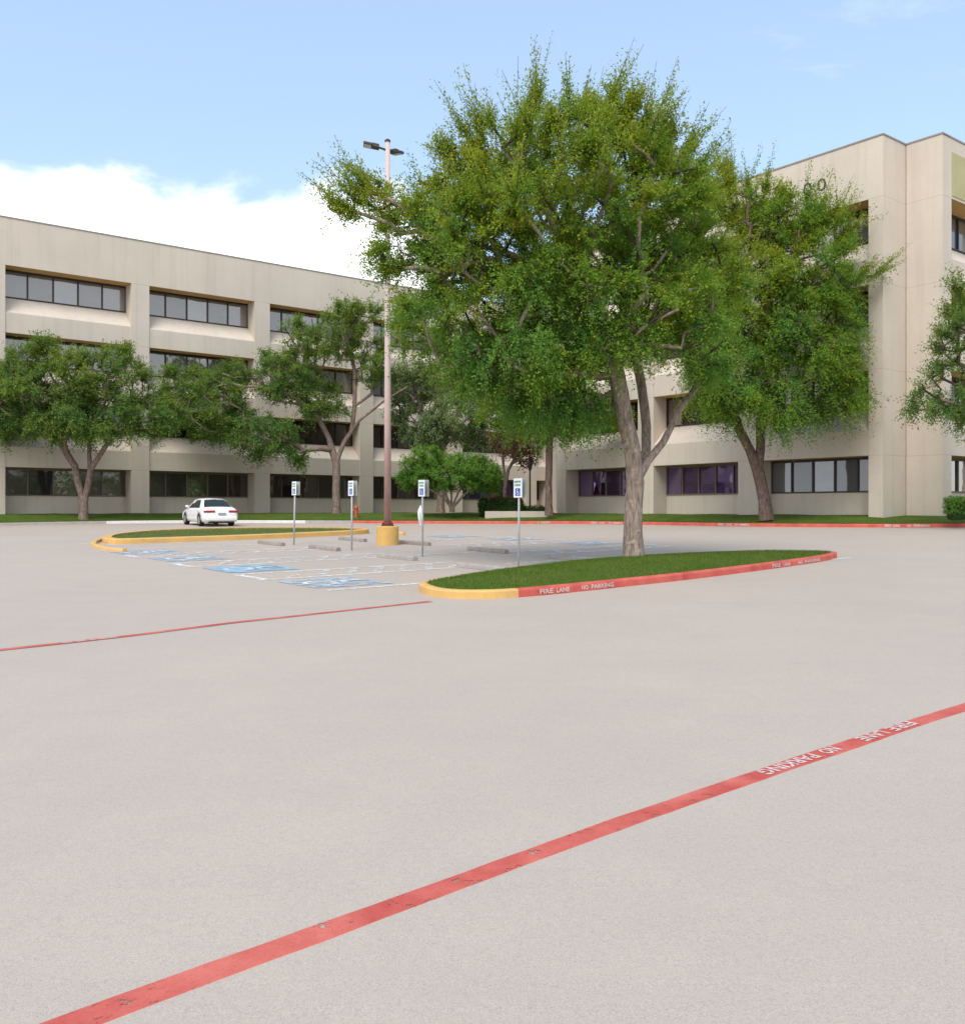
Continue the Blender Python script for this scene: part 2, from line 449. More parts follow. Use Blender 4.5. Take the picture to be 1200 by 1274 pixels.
def lettering(body, width, height, origin, xd, yd, mat, parent, name='lettering', bold=0.03):
    if ' ' in body:                       # one object per word
        n = len(body); o = None; at_ = 0
        for wd in body.split(' '):
            mid = (at_ + len(wd) / 2) / n - 0.5
            o = lettering(wd, width * len(wd) / n, height, Vector(origin) + Vector(xd) * (mid * width), xd, yd, mat, parent, name, bold)
            at_ += len(wd) + 1
        return o
    """flat letters scaled to width x height, centred at origin"""
    V, Fs = text_verts(body, 1.0, bold)
    xs = [v.x for v in V]; ys = [v.y for v in V]
    w, h = max(xs) - min(xs), max(ys) - min(ys)
    cx, cy = (max(xs) + min(xs)) / 2, (max(ys) + min(ys)) / 2
    o = Vector(origin)
    b = MB()
    b.v = [tuple(o + Vector(xd) * ((v.x - cx) * width / w) + Vector(yd) * ((v.y - cy) * height / h)) for v in V]
    b.f = Fs; b.mi = [0] * len(Fs)
    return b.build(name, mat, parent)

# ------------------------------------------------------------------ building frame of reference
P0 = Vector((-26.4, 51.0, 0.0))
A = Vector((0.787, 0.617, 0)); A.normalize()      # along the long left facade, receding to the right
B = Vector((-A.y, A.x, 0))                        # into the building
N = -B                                            # out of the left facade, towards the car park
ROT = math.atan2(A.y, A.x)

# ------------------------------------------------------------------ ground
def build_ground():
    def axis(lo, hi, fine_lo, fine_hi, st):
        a = [lo, lo * 0.5 + fine_lo * 0.5]
        x = fine_lo
        while x < fine_hi:
            a.append(x); x += st
        return a + [fine_hi, fine_hi * 0.5 + hi * 0.5, hi]
    xs = axis(-600, 600, -60, 60, 1.0); ys = axis(-600, 700, -30, 80, 1.0)
    V = np.array([(x, y, gz(x, y)) for y in ys for x in xs])
    nx = len(xs)
    Fq = np.array([(j * nx + i, j * nx + i + 1, (j + 1) * nx + i + 1, (j + 1) * nx + i) for j in range(len(ys) - 1) for i in range(nx - 1)])
    o = mesh_np('ground', V, Fq, M['paving'], smooth=True)
    tag(o, kind='structure')

build_ground()

def resample(pts, step):
    pts = [Vector(p) for p in pts]
    out = [pts[0]]
    for a, b in zip(pts, pts[1:]):
        n = max(1, int((b - a).length / step))
        for k in range(1, n + 1):
            out.append(a.lerp(b, k / n))
    return out

def smooth_poly(pts, closed=False, it=3):
    """Chaikin corner cutting"""
    P = [Vector((p[0], p[1], 0)) for p in pts]
    for _ in range(it):
        Q = []
        n = len(P)
        rng = range(n) if closed else range(n - 1)
        if not closed:
            Q.append(P[0])
        for i in rng:
            a, b = P[i], P[(i + 1) % n]
            Q += [a.lerp(b, 0.25), a.lerp(b, 0.75)]
        if not closed:
            Q.append(P[-1])
        P = Q
    return P

def ground_strip(name, pts, width, mat, h=0.006, wob=0.0, raised=False, parent=None):
    """painted band lying on the ground along a polyline"""
    P = resample(pts, 0.12 if wob else 0.5)
    b = MB()
    rows = []
    rr = random.Random(len(P) * 7 + 3)
    w1 = w2 = 0.0
    for i, p in enumerate(P):
        t = (P[min(i + 1, len(P) - 1)] - P[max(i - 1, 0)]); t.z = 0; t.normalize()
        n = Vector((-t.y, t.x, 0))
        w1 = w1 * 0.75 + rr.uniform(-wob, wob); w2 = w2 * 0.75 + rr.uniform(-wob, wob)
        l = p + n * (width / 2 + w1); r = p - n * (width / 2 + w2)
        rows.append((l, r))
    z = lambda q, d: Vector((q.x, q.y, gz(q.x, q.y) + d))
    for (l0, r0), (l1, r1) in zip(rows, rows[1:]):
        b.quad([z(l0, h), z(r0, h), z(r1, h), z(l1, h)])
        if raised:
            b.quad([z(r0, h), z(r0 + (r0 - l0) * 0.06, -0.004), z(r1 + (r1 - l1) * 0.06, -0.004), z(r1, h)])
            b.quad([z(l0, h), z(l0 + (l0 - r0) * 0.06, -0.004), z(l1 + (l1 - r1) * 0.06, -0.004), z(l1, h)])
    o = b.build(name, mat, parent)
    if parent is None:
        tag(o, kind='structure')
    return o

def kerb_part(name, path, mat, parent, h=0.15, w=0.16, closed=False, inward=1.0):
    """kerb swept along path (world xy); the face towards the road is on the right-hand side if inward=1"""
    P = path
    prof = [(0.0, -0.12), (0.012, h - 0.035), (0.03, h - 0.008), (0.055, h), (w, h), (w, -0.12)]
    b = MB(); n = len(P); k = len(prof)
    for i, p in enumerate(P):
        a, c = (P[(i - 1) % n], P[(i + 1) % n]) if closed else (P[max(i - 1, 0)], P[min(i + 1, n - 1)])
        t = (c - a); t.z = 0; t.normalize()
        nn = Vector((-t.y, t.x, 0)) * inward
        for d, z in prof:
            q = p + nn * d
            b.v.append((q.x, q.y, gz(p.x, p.y) + z))
    for i in range(n if closed else n - 1):
        j = (i + 1) % n
        for s in range(k - 1):
            b.f.append((i * k + s, i * k + s + 1, j * k + s + 1, j * k + s)); b.mi.append(0)
    if not closed:
        b.f.append(tuple(range(k))); b.mi.append(0)
        b.f.append(tuple((n - 1) * k + s for s in range(k))); b.mi.append(0)
    return b.build(name, mat, parent)

def grass_blades(name, spots, h0, h1, mat, parent, kind=None):
    """spots: list of (x,y,z)"""
    S = np.array(spots)
    n = len(S)
    ang = RNG.uniform(0, 2 * np.pi, n); h = RNG.uniform(h0, h1, n); lean = RNG.uniform(0.1, 0.8, n) * h; w = h * 0.14
    dx, dy = np.cos(ang), np.sin(ang)
    base1 = S + np.stack([-dy * w, dx * w, np.full(n, -0.01)], 1)
    base2 = S + np.stack([dy * w, -dx * w, np.full(n, -0.01)], 1)
    tip = S + np.stack([dx * lean, dy * lean, h], 1)
    V = np.stack([base1, base2, tip], 1).reshape(-1, 3)
    patch = np.sin(S[:, 0] * 1.7 + 0.6 * np.sin(S[:, 1] * 1.3)) * np.sin(S[:, 1] * 1.5 + 1.0) * 0.5 + np.sin(S[:, 0] * 4.1 + S[:, 1] * 3.3) * 0.2
    t = np.repeat(np.clip(RNG.normal(0.50, 0.2, n) + patch * 0.4, 0, 1), 3)
    o = mesh_np(name, V, np.arange(n * 3).reshape(n, 3), mat, parent, t)
    if kind:
        o['kind'] = kind
    return o

def in_poly(x, y, poly):
    c = False
    j = len(poly) - 1
    for i in range(len(poly)):
        xi, yi, xj, yj = poly[i].x, poly[i].y, poly[j].x, poly[j].y
        if (yi > y) != (yj > y) and x < (xj - xi) * (y - yi) / (yj - yi) + xi:
            c = not c
        j = i
    return c

def edge_dist(x, y, poly):
    p = Vector((x, y, 0)); best = 1e9
    for i in range(len(poly)):
        a, b = poly[i], poly[(i + 1) % len(poly)]
        ab = b - a
        t = max(0, min(1, (p - a).dot(ab) / max(ab.length_squared, 1e-9)))
        best = min(best, (a + ab * t - p).length)
    return best

# ---- fire-lane lines painted on the paving
near = [gp(-120, 1352), gp(95, 1272), gp(370, 1172), gp(700, 1050), gp(935, 967), gp(1197, 880), gp(1420, 814), gp(1800, 746)]
near_line = ground_strip('fire_lane_line', smooth_poly(near, False, 2), 0.136, M['red_line'], 0.005, 0.0036, True)
far_line = ground_strip('fire_lane_line', [gp(-220, 838), gp(0, 809), gp(75, 801)], 0.13, M['red_line'], 0.006, 0.004)
ground_strip('fire_lane_line', [gp(152, 792.5), gp(290, 775), gp(420, 761), gp(535, 748.5)], 0.13, M['red_line'], 0.006, 0.004)
far_mid = ground_strip('fire_lane_line', [gp(75.5, 801), gp(151, 792.6)], 0.13, M['red_line'], 0.006, 0.004)

def on_ground_text(body, pa, pb, height, parent, flip, dz):
    c = (pa + pb) / 2
    x = (pb - pa); w = x.length; x.normalize()
    y = Vector((-x.y, x.x, 0)); y.z = gz(c.x + y.x, c.y + y.y) - gz(c.x, c.y)
    if flip:
        x, y = -x, -y
    o = lettering(body, w, height, (c.x, c.y, gz(c.x, c.y) + dz), x, y, M['white_fresh'], parent)
    return o
on_ground_text('NO PARKING', gp(947, 963.5), gp(1040, 932), 0.108, near_line, True, 0.009)
on_ground_text('FIRE LANE', gp(1070, 922), gp(1134, 900), 0.108, near_line, True, 0.009)
on_ground_text('NO PARKING', gp(112, 797.2), gp(146, 793.2), 0.10, far_mid, False, 0.010)
on_ground_text('FIRE LANE', gp(78, 801), gp(106, 797.7), 0.10, far_mid, False, 0.010)

# ------------------------------------------------------------------ islands
def island(root, outline, z_grass, turf, blades, h0, h1, grass_mat):
    """turf cap of an island: a domed grass sheet inside the kerb"""
    lo_x, hi_x = min(p.x for p in outline), max(p.x for p in outline)
    lo_y, hi_y = min(p.y for p in outline), max(p.y for p in outline)
    zt = lambda x, y: gz(x, y) + 0.135 + z_grass * min(1.0, edge_dist(x, y, outline) / 1.0) ** 0.7
    bm = bmesh.new()
    vs = [bm.verts.new((p.x, p.y, 0)) for p in outline]
    bm.faces.new(vs)
    bmesh.ops.triangulate(bm, faces=bm.faces[:])
    for _ in range(3):
        es = [e for e in bm.edges if e.calc_length() > 0.7]
        bmesh.ops.subdivide_edges(bm, edges=es, cuts=1)
        bmesh.ops.triangulate(bm, faces=bm.faces[:])
    for v in bm.verts:
        v.co.z = zt(v.co.x, v.co.y)
    bmesh.ops.recalc_face_normals(bm, faces=bm.faces)
    me = bpy.data.meshes.new('turf'); bm.to_mesh(me); bm.free()
    me.materials.append(turf)
    me.polygons.foreach_set('use_smooth', [True] * len(me.polygons))
    o = bpy.data.objects.new('turf', me); COL.objects.link(o); o.parent = root
    spots = []
    while len(spots) < blades:
        x, y = random.uniform(lo_x, hi_x), random.uniform(lo_y, hi_y)
        if in_poly(x, y, outline):
            spots.append((x, y, zt(x, y)))
    grass_blades('grass', spots, h0, h1, grass_mat, root, 'stuff')
    return zt

front_px = [(524, 738.5), (541, 743.5), (580, 746), (636, 744.5), (700, 738.5), (760, 732), (862, 721), (960, 708), (1010, 701)]
fr = [gp(u, v) for u, v in front_px]
back = [gp(1040, 695.5), gp(1042, 692), (8.6, 25.5), (6.5, 25.2), (3.9, 23.75), (1.9, 22.1), (0.0, 19.5), (-0.95, 17.75), gp(518, 734)]
loop = smooth_poly([*fr, *back], True, 2)
# inner edge of the kerb
def inset(loop, d):
    out = []
    n = len(loop)
    for i in range(n):
        t = loop[(i + 1) % n] - loop[i - 1]; t.normalize()
        out.append(loop[i] + Vector((-t.y, t.x, 0)) * d)
    return out
isl = empty('traffic_island', (0, 0, 0))
tag(isl, 'long grassy island with red and yellow kerb under the largest elm', 'traffic island')
# split the loop at the yellow/red paint boundary (px 636) and where the red ends at the far tip
def px_of(p):
    return CU + F * p.x / p.y
i_red0 = min(range(len(loop)), key=lambda i: (loop[i] - Vector((gp(640, 744.2).x, gp(640, 744.2).y, 0))).length)
tipp = Vector((gp(1041, 693).x, gp(1041, 693).y, 0))
i_red1 = min(range(len(loop)), key=lambda i: (loop[i] - tipp).length)
i_break = min(range(len(loop)), key=lambda i: (loop[i] - Vector((gp(862, 721).x, gp(862, 721).y, 0))).length)
red_a = loop[i_red0:i_break + 1]
red_b = loop[i_break:i_red1 + 1]
# a tight joint between the two red kerb lengths
red_a[-1] = red_a[-1] - (red_a[-1] - red_a[-2]).normalized() * 0.012
red_b[0] = red_b[0] + (red_b[1] - red_b[0]).normalized() * 0.012
yel = loop[i_red1:] + loop[:i_red0 + 1]
i_back_end = min(range(len(yel)), key=lambda i: (yel[i] - Vector((-0.5, 18.6, 0))).length)
kr = kerb_part('red_kerb', red_a, M['red_kerb'], isl)
kr2 = kerb_part('red_kerb', red_b, M['red_kerb'], isl)
kerb_part('plain_kerb', yel[:i_back_end + 1], M['conc_grey'], isl)
kerb_part('yellow_kerb', yel[i_back_end:], M['yellow_kerb'], isl)
island_z = island(isl, inset(loop, 0.13), 0.13, M['turf'], 42000, 0.02, 0.045, M['grass'])

def kerb_text(body, ua, va, ub, vb, height, parent, dz=0.075):
    pa, pb = gp(ua, va), gp(ub, vb)
    x = pb - pa; w = x.length; x.normalize()
    out = Vector((x.y, -x.x, 0))
    up = Vector((0, 0, 1)) - out * 0.08
    c = (pa + pb) / 2 + out * 0.004 + Vector((0, 0, dz))
    return lettering(body, w, height, c, x, up, M['white_fresh'], parent)

def loop_at(path, u):
    """point of a path (list of Vectors) seen in photo column u, with its direction"""
    for a, b in zip(path, path[1:]):
        ua, ub = px_of(a), px_of(b)
        if (ua - u) * (ub - u) <= 0 and abs(ua - ub) > 1e-6:
            p = a.lerp(b, (u - ua) / (ub - ua))
            return Vector((p.x, p.y, gz(p.x, p.y)))
    return None

def path_text(body, path, ua, ub, parent, height=0.085, dz=0.07, mat=None):
    pa, pb = loop_at(path, ua), loop_at(path, ub)
    x = pb - pa; w = x.length; x.normalize()
    out = Vector((x.y, -x.x, 0))
    # the chord may cut the curved face: move out by the largest sagitta
    mid = loop_at(path, (ua + ub) / 2)
    sag = max(0.0, (mid - (pa + pb) / 2).dot(out))
    up = (Vector((0, 0, 1)) - out * 0.10)
    c = (pa + pb) / 2 + out * (sag + 0.004) + Vector((0, 0, dz))
    return lettering(body, w, height, c, x, up, mat or M['white_fresh'], parent)
path_text('FIRE LANE', red_a, 671, 708, kr)
path_text('NO PARKING', red_a, 723, 763, kr)
path_text('FIRE LANE', red_b, 960, 983, kr2)
path_text('NO PARKING', red_b, 992, 1019, kr2)

# ---- second island: long thin grass strip with a yellow kerb, by the parked car
O = Vector((0.85, 21.9, 0))
def pq(p, q):
    w = O + A * p + N * q
    return Vector((w.x, w.y, 0))
isl2 = empty('traffic_island', (0, 0, 0))
tag(isl2, 'narrow grass strip with yellow kerb between parking bays and white car', 'traffic island')
loop2 = smooth_poly([gp(*p) for p in ((124, 674), (132, 677), (150, 677.3), (230, 674.6), (313, 671.5), (400, 667.5), (450, 665), (462, 663.3), (450, 661.8), (400, 661), (330, 661), (267, 661.8), (190, 664.6), (138, 669.5))], True, 2)
# orientation must run counter-clockwise for the kerb to face outwards
def ccw(loop):
    s = sum(a.x * b.y - b.x * a.y for a, b in zip(loop, loop[1:] + loop[:1]))
    return loop if s > 0 else loop[::-1]
loop2 = ccw(loop2)
kerb_part('yellow_kerb', loop2, M['yellow_kerb'], isl2, h=0.19, w=0.32, closed=True)
island(isl2, inset(loop2, 0.28), 0.05, M['dry_turf'], 5000, 0.03, 0.06, M['grass'])
# the low yellow kerb that curls out in front of the strip's near end
stub = smooth_poly([gp(*p) for p in ((126, 672), (114, 676), (112, 679.5), (121, 683), (136, 685.5), (152, 687))], False, 3)
st = empty('yellow_kerb', (0, 0, 0))
tag(st, 'low curved yellow kerb stub at near end of the thin grass strip', 'kerb')
kerb_part('kerb_stone', stub, M['yellow_kerb'], st, h=0.10, w=0.15, inward=1)

# ------------------------------------------------------------------ parking markings
def bay_line(p0, q0, p1, q1, w=0.15, mat='white_paint'):
    ground_strip('parking_line', [pq(p0, q0), pq(p1, q1)], w, M[mat], 0.006)

stalls1 = [0.25, -3.75, -7.7, -11.4]
for q in stalls1:
    bay_line(-5.9, q - 1.28, -0.1, q - 1.28); bay_line(-5.9, q + 1.28, -0.1, q + 1.28)
for qa, qb in zip(stalls1, stalls1[1:]):
    hi, lo = qa - 1.28, qb + 1.28
    bay_line(-5.9, hi, -5.9, lo, 0.2)
    for p in (-5.3, -4.6, -3.9, -3.2, -2.5, -1.8, -1.1):
        bay_line(p, hi - 0.08, p + 0.9, lo + 0.08, 0.2, 'white_faint')
stalls2 = [-1.9, -5.8, -9.7, -12.9]
for q in stalls2:
    bay_line(3.2, q - 1.28, 9.1, q - 1.28); bay_line(3.2, q + 1.28, 9.1, q + 1.28)
for qa, qb in zip(stalls2, stalls2[1:]):
    hi, lo = qa - 1.28, qb + 1.28
    bay_line(9.1, hi, 9.1, lo, 0.13)
    for p in (3.6, 4.4, 5.2, 6.0, 6.8, 7.6, 8.3):
        bay_line(p, hi - 0.08, p + 0.8, lo + 0.08, 0.2, 'white_faint')
# plain stalls further out
for q in (-15.3, -16.6):
    bay_line(-5.4, q, -0.2, q)
bay_line(0.6, -1.2, 2.7, -1.2); bay_line(0.6, -5.1, 2.7, -5.1)
bay_line(4.6, 3.0, 9.2, 3.0)

def wheelchair(b, c, xd, yd, s, z):
    """white access symbol from thin quads: head, back, seat, leg, wheel"""
    def P(x, y):
        w = c + xd * (x * s) + yd * (y * s)
        return Vector((w.x, w.y, z(w.x, w.y) if callable(z) else w.z))
    def bar(x0, y0, x1, y1, t):
        d = Vector((x1 - x0, y1 - y0, 0)).normalized(); nn = Vector((-d.y, d.x, 0)) * t
        b.quad([P(x0 + nn.x, y0 + nn.y), P(x1 + nn.x, y1 + nn.y), P(x1 - nn.x, y1 - nn.y), P(x0 - nn.x, y0 - nn.y)])
    hd = [P(-0.12 + 0.09 * math.cos(a * math.pi / 5), 0.40 + 0.09 * math.sin(a * math.pi / 5)) for a in range(10)]
    b.quad(hd)
    bar(-0.11, 0.29, -0.07, -0.02, 0.055)
    bar(-0.09, 0.12, 0.16, 0.12, 0.035)
    bar(-0.065, -0.05, 0.2, -0.05, 0.05)
    bar(0.2, -0.03, 0.28, -0.32, 0.05)
    bar(0.28, -0.32, 0.40, -0.30, 0.04)
    for k in range(11):
        a0, a1 = math.radians(115 + k * 22), math.radians(115 + (k + 1) * 22)
        ri, ro = 0.22, 0.30
        cx, cy = -0.02, -0.20
        b.quad([P(cx + ri * math.cos(a0), cy + ri * math.sin(a0)), P(cx + ro * math.cos(a0), cy + ro * math.sin(a0)), P(cx + ro * math.cos(a1), cy + ro * math.sin(a1)), P(cx + ri * math.cos(a1), cy + ri * math.sin(a1))])

def accessible(p, q, half, yd_sign, mat='blue_faint'):
    xd, yd = N * yd_sign, A * yd_sign
    c = pq(p, q)
    b = MB()
    zf = lambda x, y: gz(x, y) + 0.010
    pts = [c + xd * (sx * half) + yd * (sy * half) for sx, sy in ((-1, -1), (1, -1), (1, 1), (-1, 1))]
    b.quad([Vector((w.x, w.y, zf(w.x, w.y))) for w in pts])
    o = b.build('accessible_bay_marking', M[mat])
    tag(o, kind='structure')
    b = MB()
    wheelchair(b, c, xd, yd, 1.55 * half, lambda x, y: gz(x, y) + 0.014)
    b.build('wheelchair_symbol', M['white_symbol'], o)
for p, q in ((-5.05, 0.3), (-5.0, -3.75), (-4.95, -7.7), (-5.0, -11.0)):
    accessible(p, q, 0.85, 1, 'blue_paint' if q == -3.75 else 'blue_faint')
for p, q in ((8.2, -5.9), (8.1, -9.75), (7.5, -12.8)):
    accessible(p, q, 0.8, -1)

# ------------------------------------------------------------------ wheel stops
def wheel_stop(p, q, mat, label, ln=1.8, yaw=0.0):
    b = MB()
    prof = [(-0.085, 0.0), (-0.075, 0.09), (-0.05, 0.12), (0.05, 0.12), (0.075, 0.09), (0.085, 0.0)]
    b.prism(prof, -ln / 2, ln / 2, lambda u, d, z: (d, u, z), None)
    c = pq(p, q)
    o = b.build('wheel_stop', mat, None, bevel=0.012, loc=(c.x, c.y, gz(c.x, c.y)), rot=(0, 0, ROT + yaw))
    # lie along the slope
    d = Vector((math.cos(ROT + yaw + math.pi / 2), math.sin(ROT + yaw + math.pi / 2), 0))
    sl = (gz(c.x + d.x, c.y + d.y) - gz(c.x - d.x, c.y - d.y)) / 2
    o.rotation_euler = (math.atan(sl), 0, ROT + yaw)
    tag(o, label, 'wheel stop', 'concrete wheel stops at the bay heads')
    return o
wheel_stop(-0.9, -0.25, M['stop_grey'], 'grey concrete wheel stop half hidden behind the elm island grass')
wheel_stop(-0.62, -4.3, M['stop_grey'], 'pale grey wheel stop by the sign with a white bag on its pole')
wheel_stop(-0.35, -8.8, M['conc_dark'], 'brownish wheel stop beside the second accessible sign from the white car')
wheel_stop(-0.5, -12.2, M['conc_dark'], 'dark wheel stop beside the accessible sign nearest the white car')
wheel_stop(2.95, -4.9, M['conc_dark'], 'brown wheel stop lying alone between the two nearest accessible signs')
wheel_stop(3.3, -9.3, M['conc_dark'], 'dark wheel stop just behind the yellow lamp post base')
wheel_stop(2.85, -12.6, M['conc_dark'], 'far dark wheel stop by tip of the narrow yellow kerbed strip')
wheel_stop(2.76, -1.0, M['stop_grey'], 'wheel stop behind island grass close to the big elm trunk')
ys = wheel_stop(6.6, -15.6, M['yellow_kerb'], 'short yellow painted kerb block beyond the lamp post', 1.35)
ys['category'] = 'kerb block'; del ys['group']

# ------------------------------------------------------------------ signs
def make_sign():
    root = empty('parking_sign', (0, 0, 0))
    b = MB(); b.tube([(0, 0, -0.2), (0, 0, 2.1)], [0.027, 0.027], 10)
    b.build('pole', M['steel'], root, smooth=True)
    def panel(x0, x1, name, facing):
        bb = MB(); bb.box(x0, x1, -0.155, 0.155, 1.66, 2.115)
        p = bb.build(name, [M['sign_white'] if facing else M['sign_back']], root, bevel=0.004)
        return p
    fp = panel(-0.038, -0.030, 'sign_panel', True)
    # blue square and its white symbol, on the face that looks towards the aisle (-x)
    bb = MB(); bb.quad([(-0.0405, -0.09, 1.70), (-0.0405, 0.09, 1.70), (-0.0405, 0.09, 1.88), (-0.0405, -0.09, 1.88)])
    bb.build('blue_square', M['sign_blue'], fp)
    bb = MB()
    wheelchair(bb, Vector((0, 0, 0)), Vector((1, 0, 0)), Vector((0, 1, 0)), 0.15, 0)
    bb.v = [(-0.0430, -x, 1.79 + y) for x, y, z in bb.v]
    bb.build('wheelchair_symbol', M['sign_white'], fp)
    lettering('RESERVED', 0.235, 0.05, (-0.0425, 0, 2.035), (0, -1, 0), (0, 0, 1), M['sign_green'], fp)
    lettering('PARKING', 0.215, 0.05, (-0.0425, 0, 1.955), (0, -1, 0), (0, 0, 1), M['sign_green'], fp)
    bp = panel(0.095, 0.103, 'back_panel', False)
    for zb_ in (1.75, 2.0):
        bb = MB(); bb.box(0.02, 0.095, -0.02, 0.02, zb_, zb_ + 0.04)
        bb.build('bracket', M['steel'], root)
    return root
sign0 = make_sign()
sg = [(gp(645, 706.5), 'white accessible parking sign on grey pole behind the big elm island'),
      (gp(525.5, 692.5), 'white accessible parking sign with a white bag on its pole'),
      (gp(437.5, 685), 'accessible parking sign just beside the yellow lamp post base'),
      (gp(365.5, 678), 'accessible parking sign nearest to the parked white car')]
for i, (p, lab) in enumerate(sg):
    s = sign0 if i == 0 else copy_tree(sign0)
    s.location = p
    s.rotation_euler = (R((0.0, 0.8, -0.6, 0.5)[i]), R((0.3, -0.5, 0.4, 1.0)[i]), ROT)
    tag(s, lab, 'parking sign', 'accessible parking signs along the bays')

# white bag caught on the second sign's pole
def blob(name, mat, loc, sc, seed, parent=None, amp=0.25):
    bm = bmesh.new(); bmesh.ops.create_icosphere(bm, subdivisions=3, radius=1.0)
    rr = np.random.default_rng(seed); ph = rr.uniform(0, 6, (6, 3)); fr_ = rr.uniform(1.5, 4.5, (6, 3))
    for v in bm.verts:
        k = sum(math.sin(fr_[i] @ np.array(v.co) + ph[i][0]) for i in range(6)) / 6
        v.co *= 1 + amp * k
        v.co = Vector((v.co.x * sc[0], v.co.y * sc[1], v.co.z * sc[2]))
    me = bpy.data.meshes.new(name); bm.to_mesh(me); bm.free(); me.materials.append(mat)
    o = bpy.data.objects.new(name, me); COL.objects.link(o); o.location = loc
    if parent: o.parent = parent
    return o
pb = gp(525.5, 692.5)
bag = blob('plastic_bag', M['bag'], (pb.x - 0.065, pb.y - 0.03, pb.z + 1.15), (0.062, 0.055, 0.24), 5, None, 0.75)
tag(bag, 'crumpled white bag hanging on the pole of an accessible sign', 'bag')

# ------------------------------------------------------------------ lamp post
def lamp_post():
    p = gp(482, 678)
    root = empty('street_lamp', p)
    tag(root, 'tall reddish steel lamp post on round yellow concrete base', 'street lamp')
    b = MB(); b.lathe([(0.37, -0.2), (0.37, 0.60), (0.345, 0.63), (0.0001, 0.63)], 32)
    b.build('concrete_base', M['yellow_base'], root, smooth=False)
    b = MB(); b.box(-0.2, 0.2, -0.2, 0.2, 0.632, 0.66)
    for sx in (-1, 1):
        for sy in (-1, 1):
            b.lathe([(0.025, 0.66), (0.025, 0.73), (0.001, 0.735)], 8, (sx * 0.15, sy * 0.15, 0))
    b.lathe([(0.165, 0.66), (0.165, 0.74), (0.14, 0.78), (0.14, 0.79)], 16)
    b.build('base_plate', M['rust'], root)
    b = MB(); b.tube([(0, 0, 0.66), (0, 0, 4.5), (0, 0, 9), (0, 0, 13.45)], [0.122, 0.108, 0.092, 0.078], 16)
    b.build('pole', M['pole'], root, smooth=True)
    b = MB(); b.lathe([(0.10, 13.45), (0.10, 13.5), (0.03, 13.55)], 12); b.build('pole_cap', M['dark_metal'], root)
    for ang in (R(188), R(66)):
        ca, sa = math.cos(ang), math.sin(ang)
        b = MB(); b.tube([(0.06 * ca, 0.06 * sa, 13.18), (0.32 * ca, 0.32 * sa, 13.26)], [0.04, 0.035], 8)
        arm = b.build('arm', M['dark_metal'], root)
        b = MB(); tilt = 0.16
        mp = lambda x, y, z: (ca * x - sa * y, sa * x + ca * y, z + 13.22 + tilt * (x - 0.3))
        b.box(0.28, 0.52, -0.15, 0.15, -0.02, 0.10, mp); b.box(0.523, 0.80, -0.19, 0.19, -0.01, 0.075, mp)
        hd = b.build('lamp_head', M['dark_metal'], root, bevel=0.015)
        b = MB(); b.box(0.55, 0.78, -0.15, 0.15, -0.022, -0.012, mp); b.build('lens', M['lens'], hd)
lamp_post()

# ------------------------------------------------------------------ lawn in front of the building
kerb_ctrl = [(-40, 35.0), (-32, 41.3), (-25.2, 47.1), (-19.8, 50.7), (-15.5, 51.6), (-10, 51.3), (-5, 50.6), (0, 50.2), (4.3, 49.4), (8, 45.4), (12.0, 40.8), (15.6, 37.7), (19, 36.3), (24, 35.6), (36, 35.0)]
kpath = smooth_poly(kerb_ctrl, False, 3)
Z_WALL = 1.62
def lawn():
    rows = [0.14, 0.35, 0.8, 1.5, 2.4, 3.4, 4.5, 6, 8, 11, 15, 22, 30]
    P = resample(kpath, 0.8)
    V = []; n = len(P)
    dirs = []
    for i, p in enumerate(P):
        t = P[min(i + 1, n - 1)] - P[max(i - 1, 0)]; t.normalize()
        dirs.append((Vector((-t.y, t.x, 0)) * 0.35 + Vector((0, 1, 0)) * 0.65).normalized())
    for i, p in enumerate(P):
        z0 = gz(p.x, p.y) + 0.14
        for d in rows:
            q = p + dirs[i] * d
            V.append((q.x, q.y, z0 + (max(Z_WALL, z0 + 0.1) - z0) * sstep(d, -0.6, 4.6) + (0.03 * math.sin(q.x * 1.3) * math.sin(q.y * 1.1 + 1) * sstep(d, 0, 1.5))))
    k = len(rows)
    Fq = np.array([(i * k + j, (i + 1) * k + j, (i + 1) * k + j + 1, i * k + j + 1) for i in range(n - 1) for j in range(k - 1)])
    V = np.array(V)
    o = mesh_np('lawn', V, Fq, M['turf'], smooth=True)
    tag(o, kind='structure')
    # grass blades on the first eight metres
    spots = []
    for _ in range(30000):
        i = random.randrange(n - 1); j = min(k - 2, int(abs(random.gauss(0, 3.2))))
        a, b2, c, d = V[i * k + j], V[(i + 1) * k + j], V[(i + 1) * k + j + 1], V[i * k + j + 1]
        s, t = random.random(), random.random()
        spots.append((a * (1 - s) + b2 * s) * (1 - t) + (d * (1 - s) + c * s) * t)
    g = grass_blades('lawn_grass', spots, 0.03, 0.07, M['grass'], None)
    tag(g, kind='stuff')
lawn()
KP = resample(kpath, 0.4)
def kcut(u):
    return min(range(len(KP)), key=lambda i: abs(px_of(KP[i]) - u) if KP[i].y > 1 else 1e9)
def lawn_kerb(u0, u1, mat, label):
    i0 = 0 if u0 is None else kcut(u0)
    i1 = len(KP) - 1 if u1 is None else kcut(u1)
    o = kerb_part('kerb', KP[i0:i1 + 1], mat, None, 0.15, 0.17)
    tag(o, label, 'kerb')
    return o
lawn_kerb(None, 128, M['conc_grey'], 'plain grey kerb beneath the tree at the long wing')
lawn_kerb(128, 386, M['conc_white'], 'whitish unpainted kerb at the lawn in front of the car')
lawn_kerb(386, 437, M['conc_grey'], 'short grey kerb length between the white kerb and the red kerb')
rk = lawn_kerb(437, None, M['red_kerb'], 'long red painted kerb along the lawn of the office building')
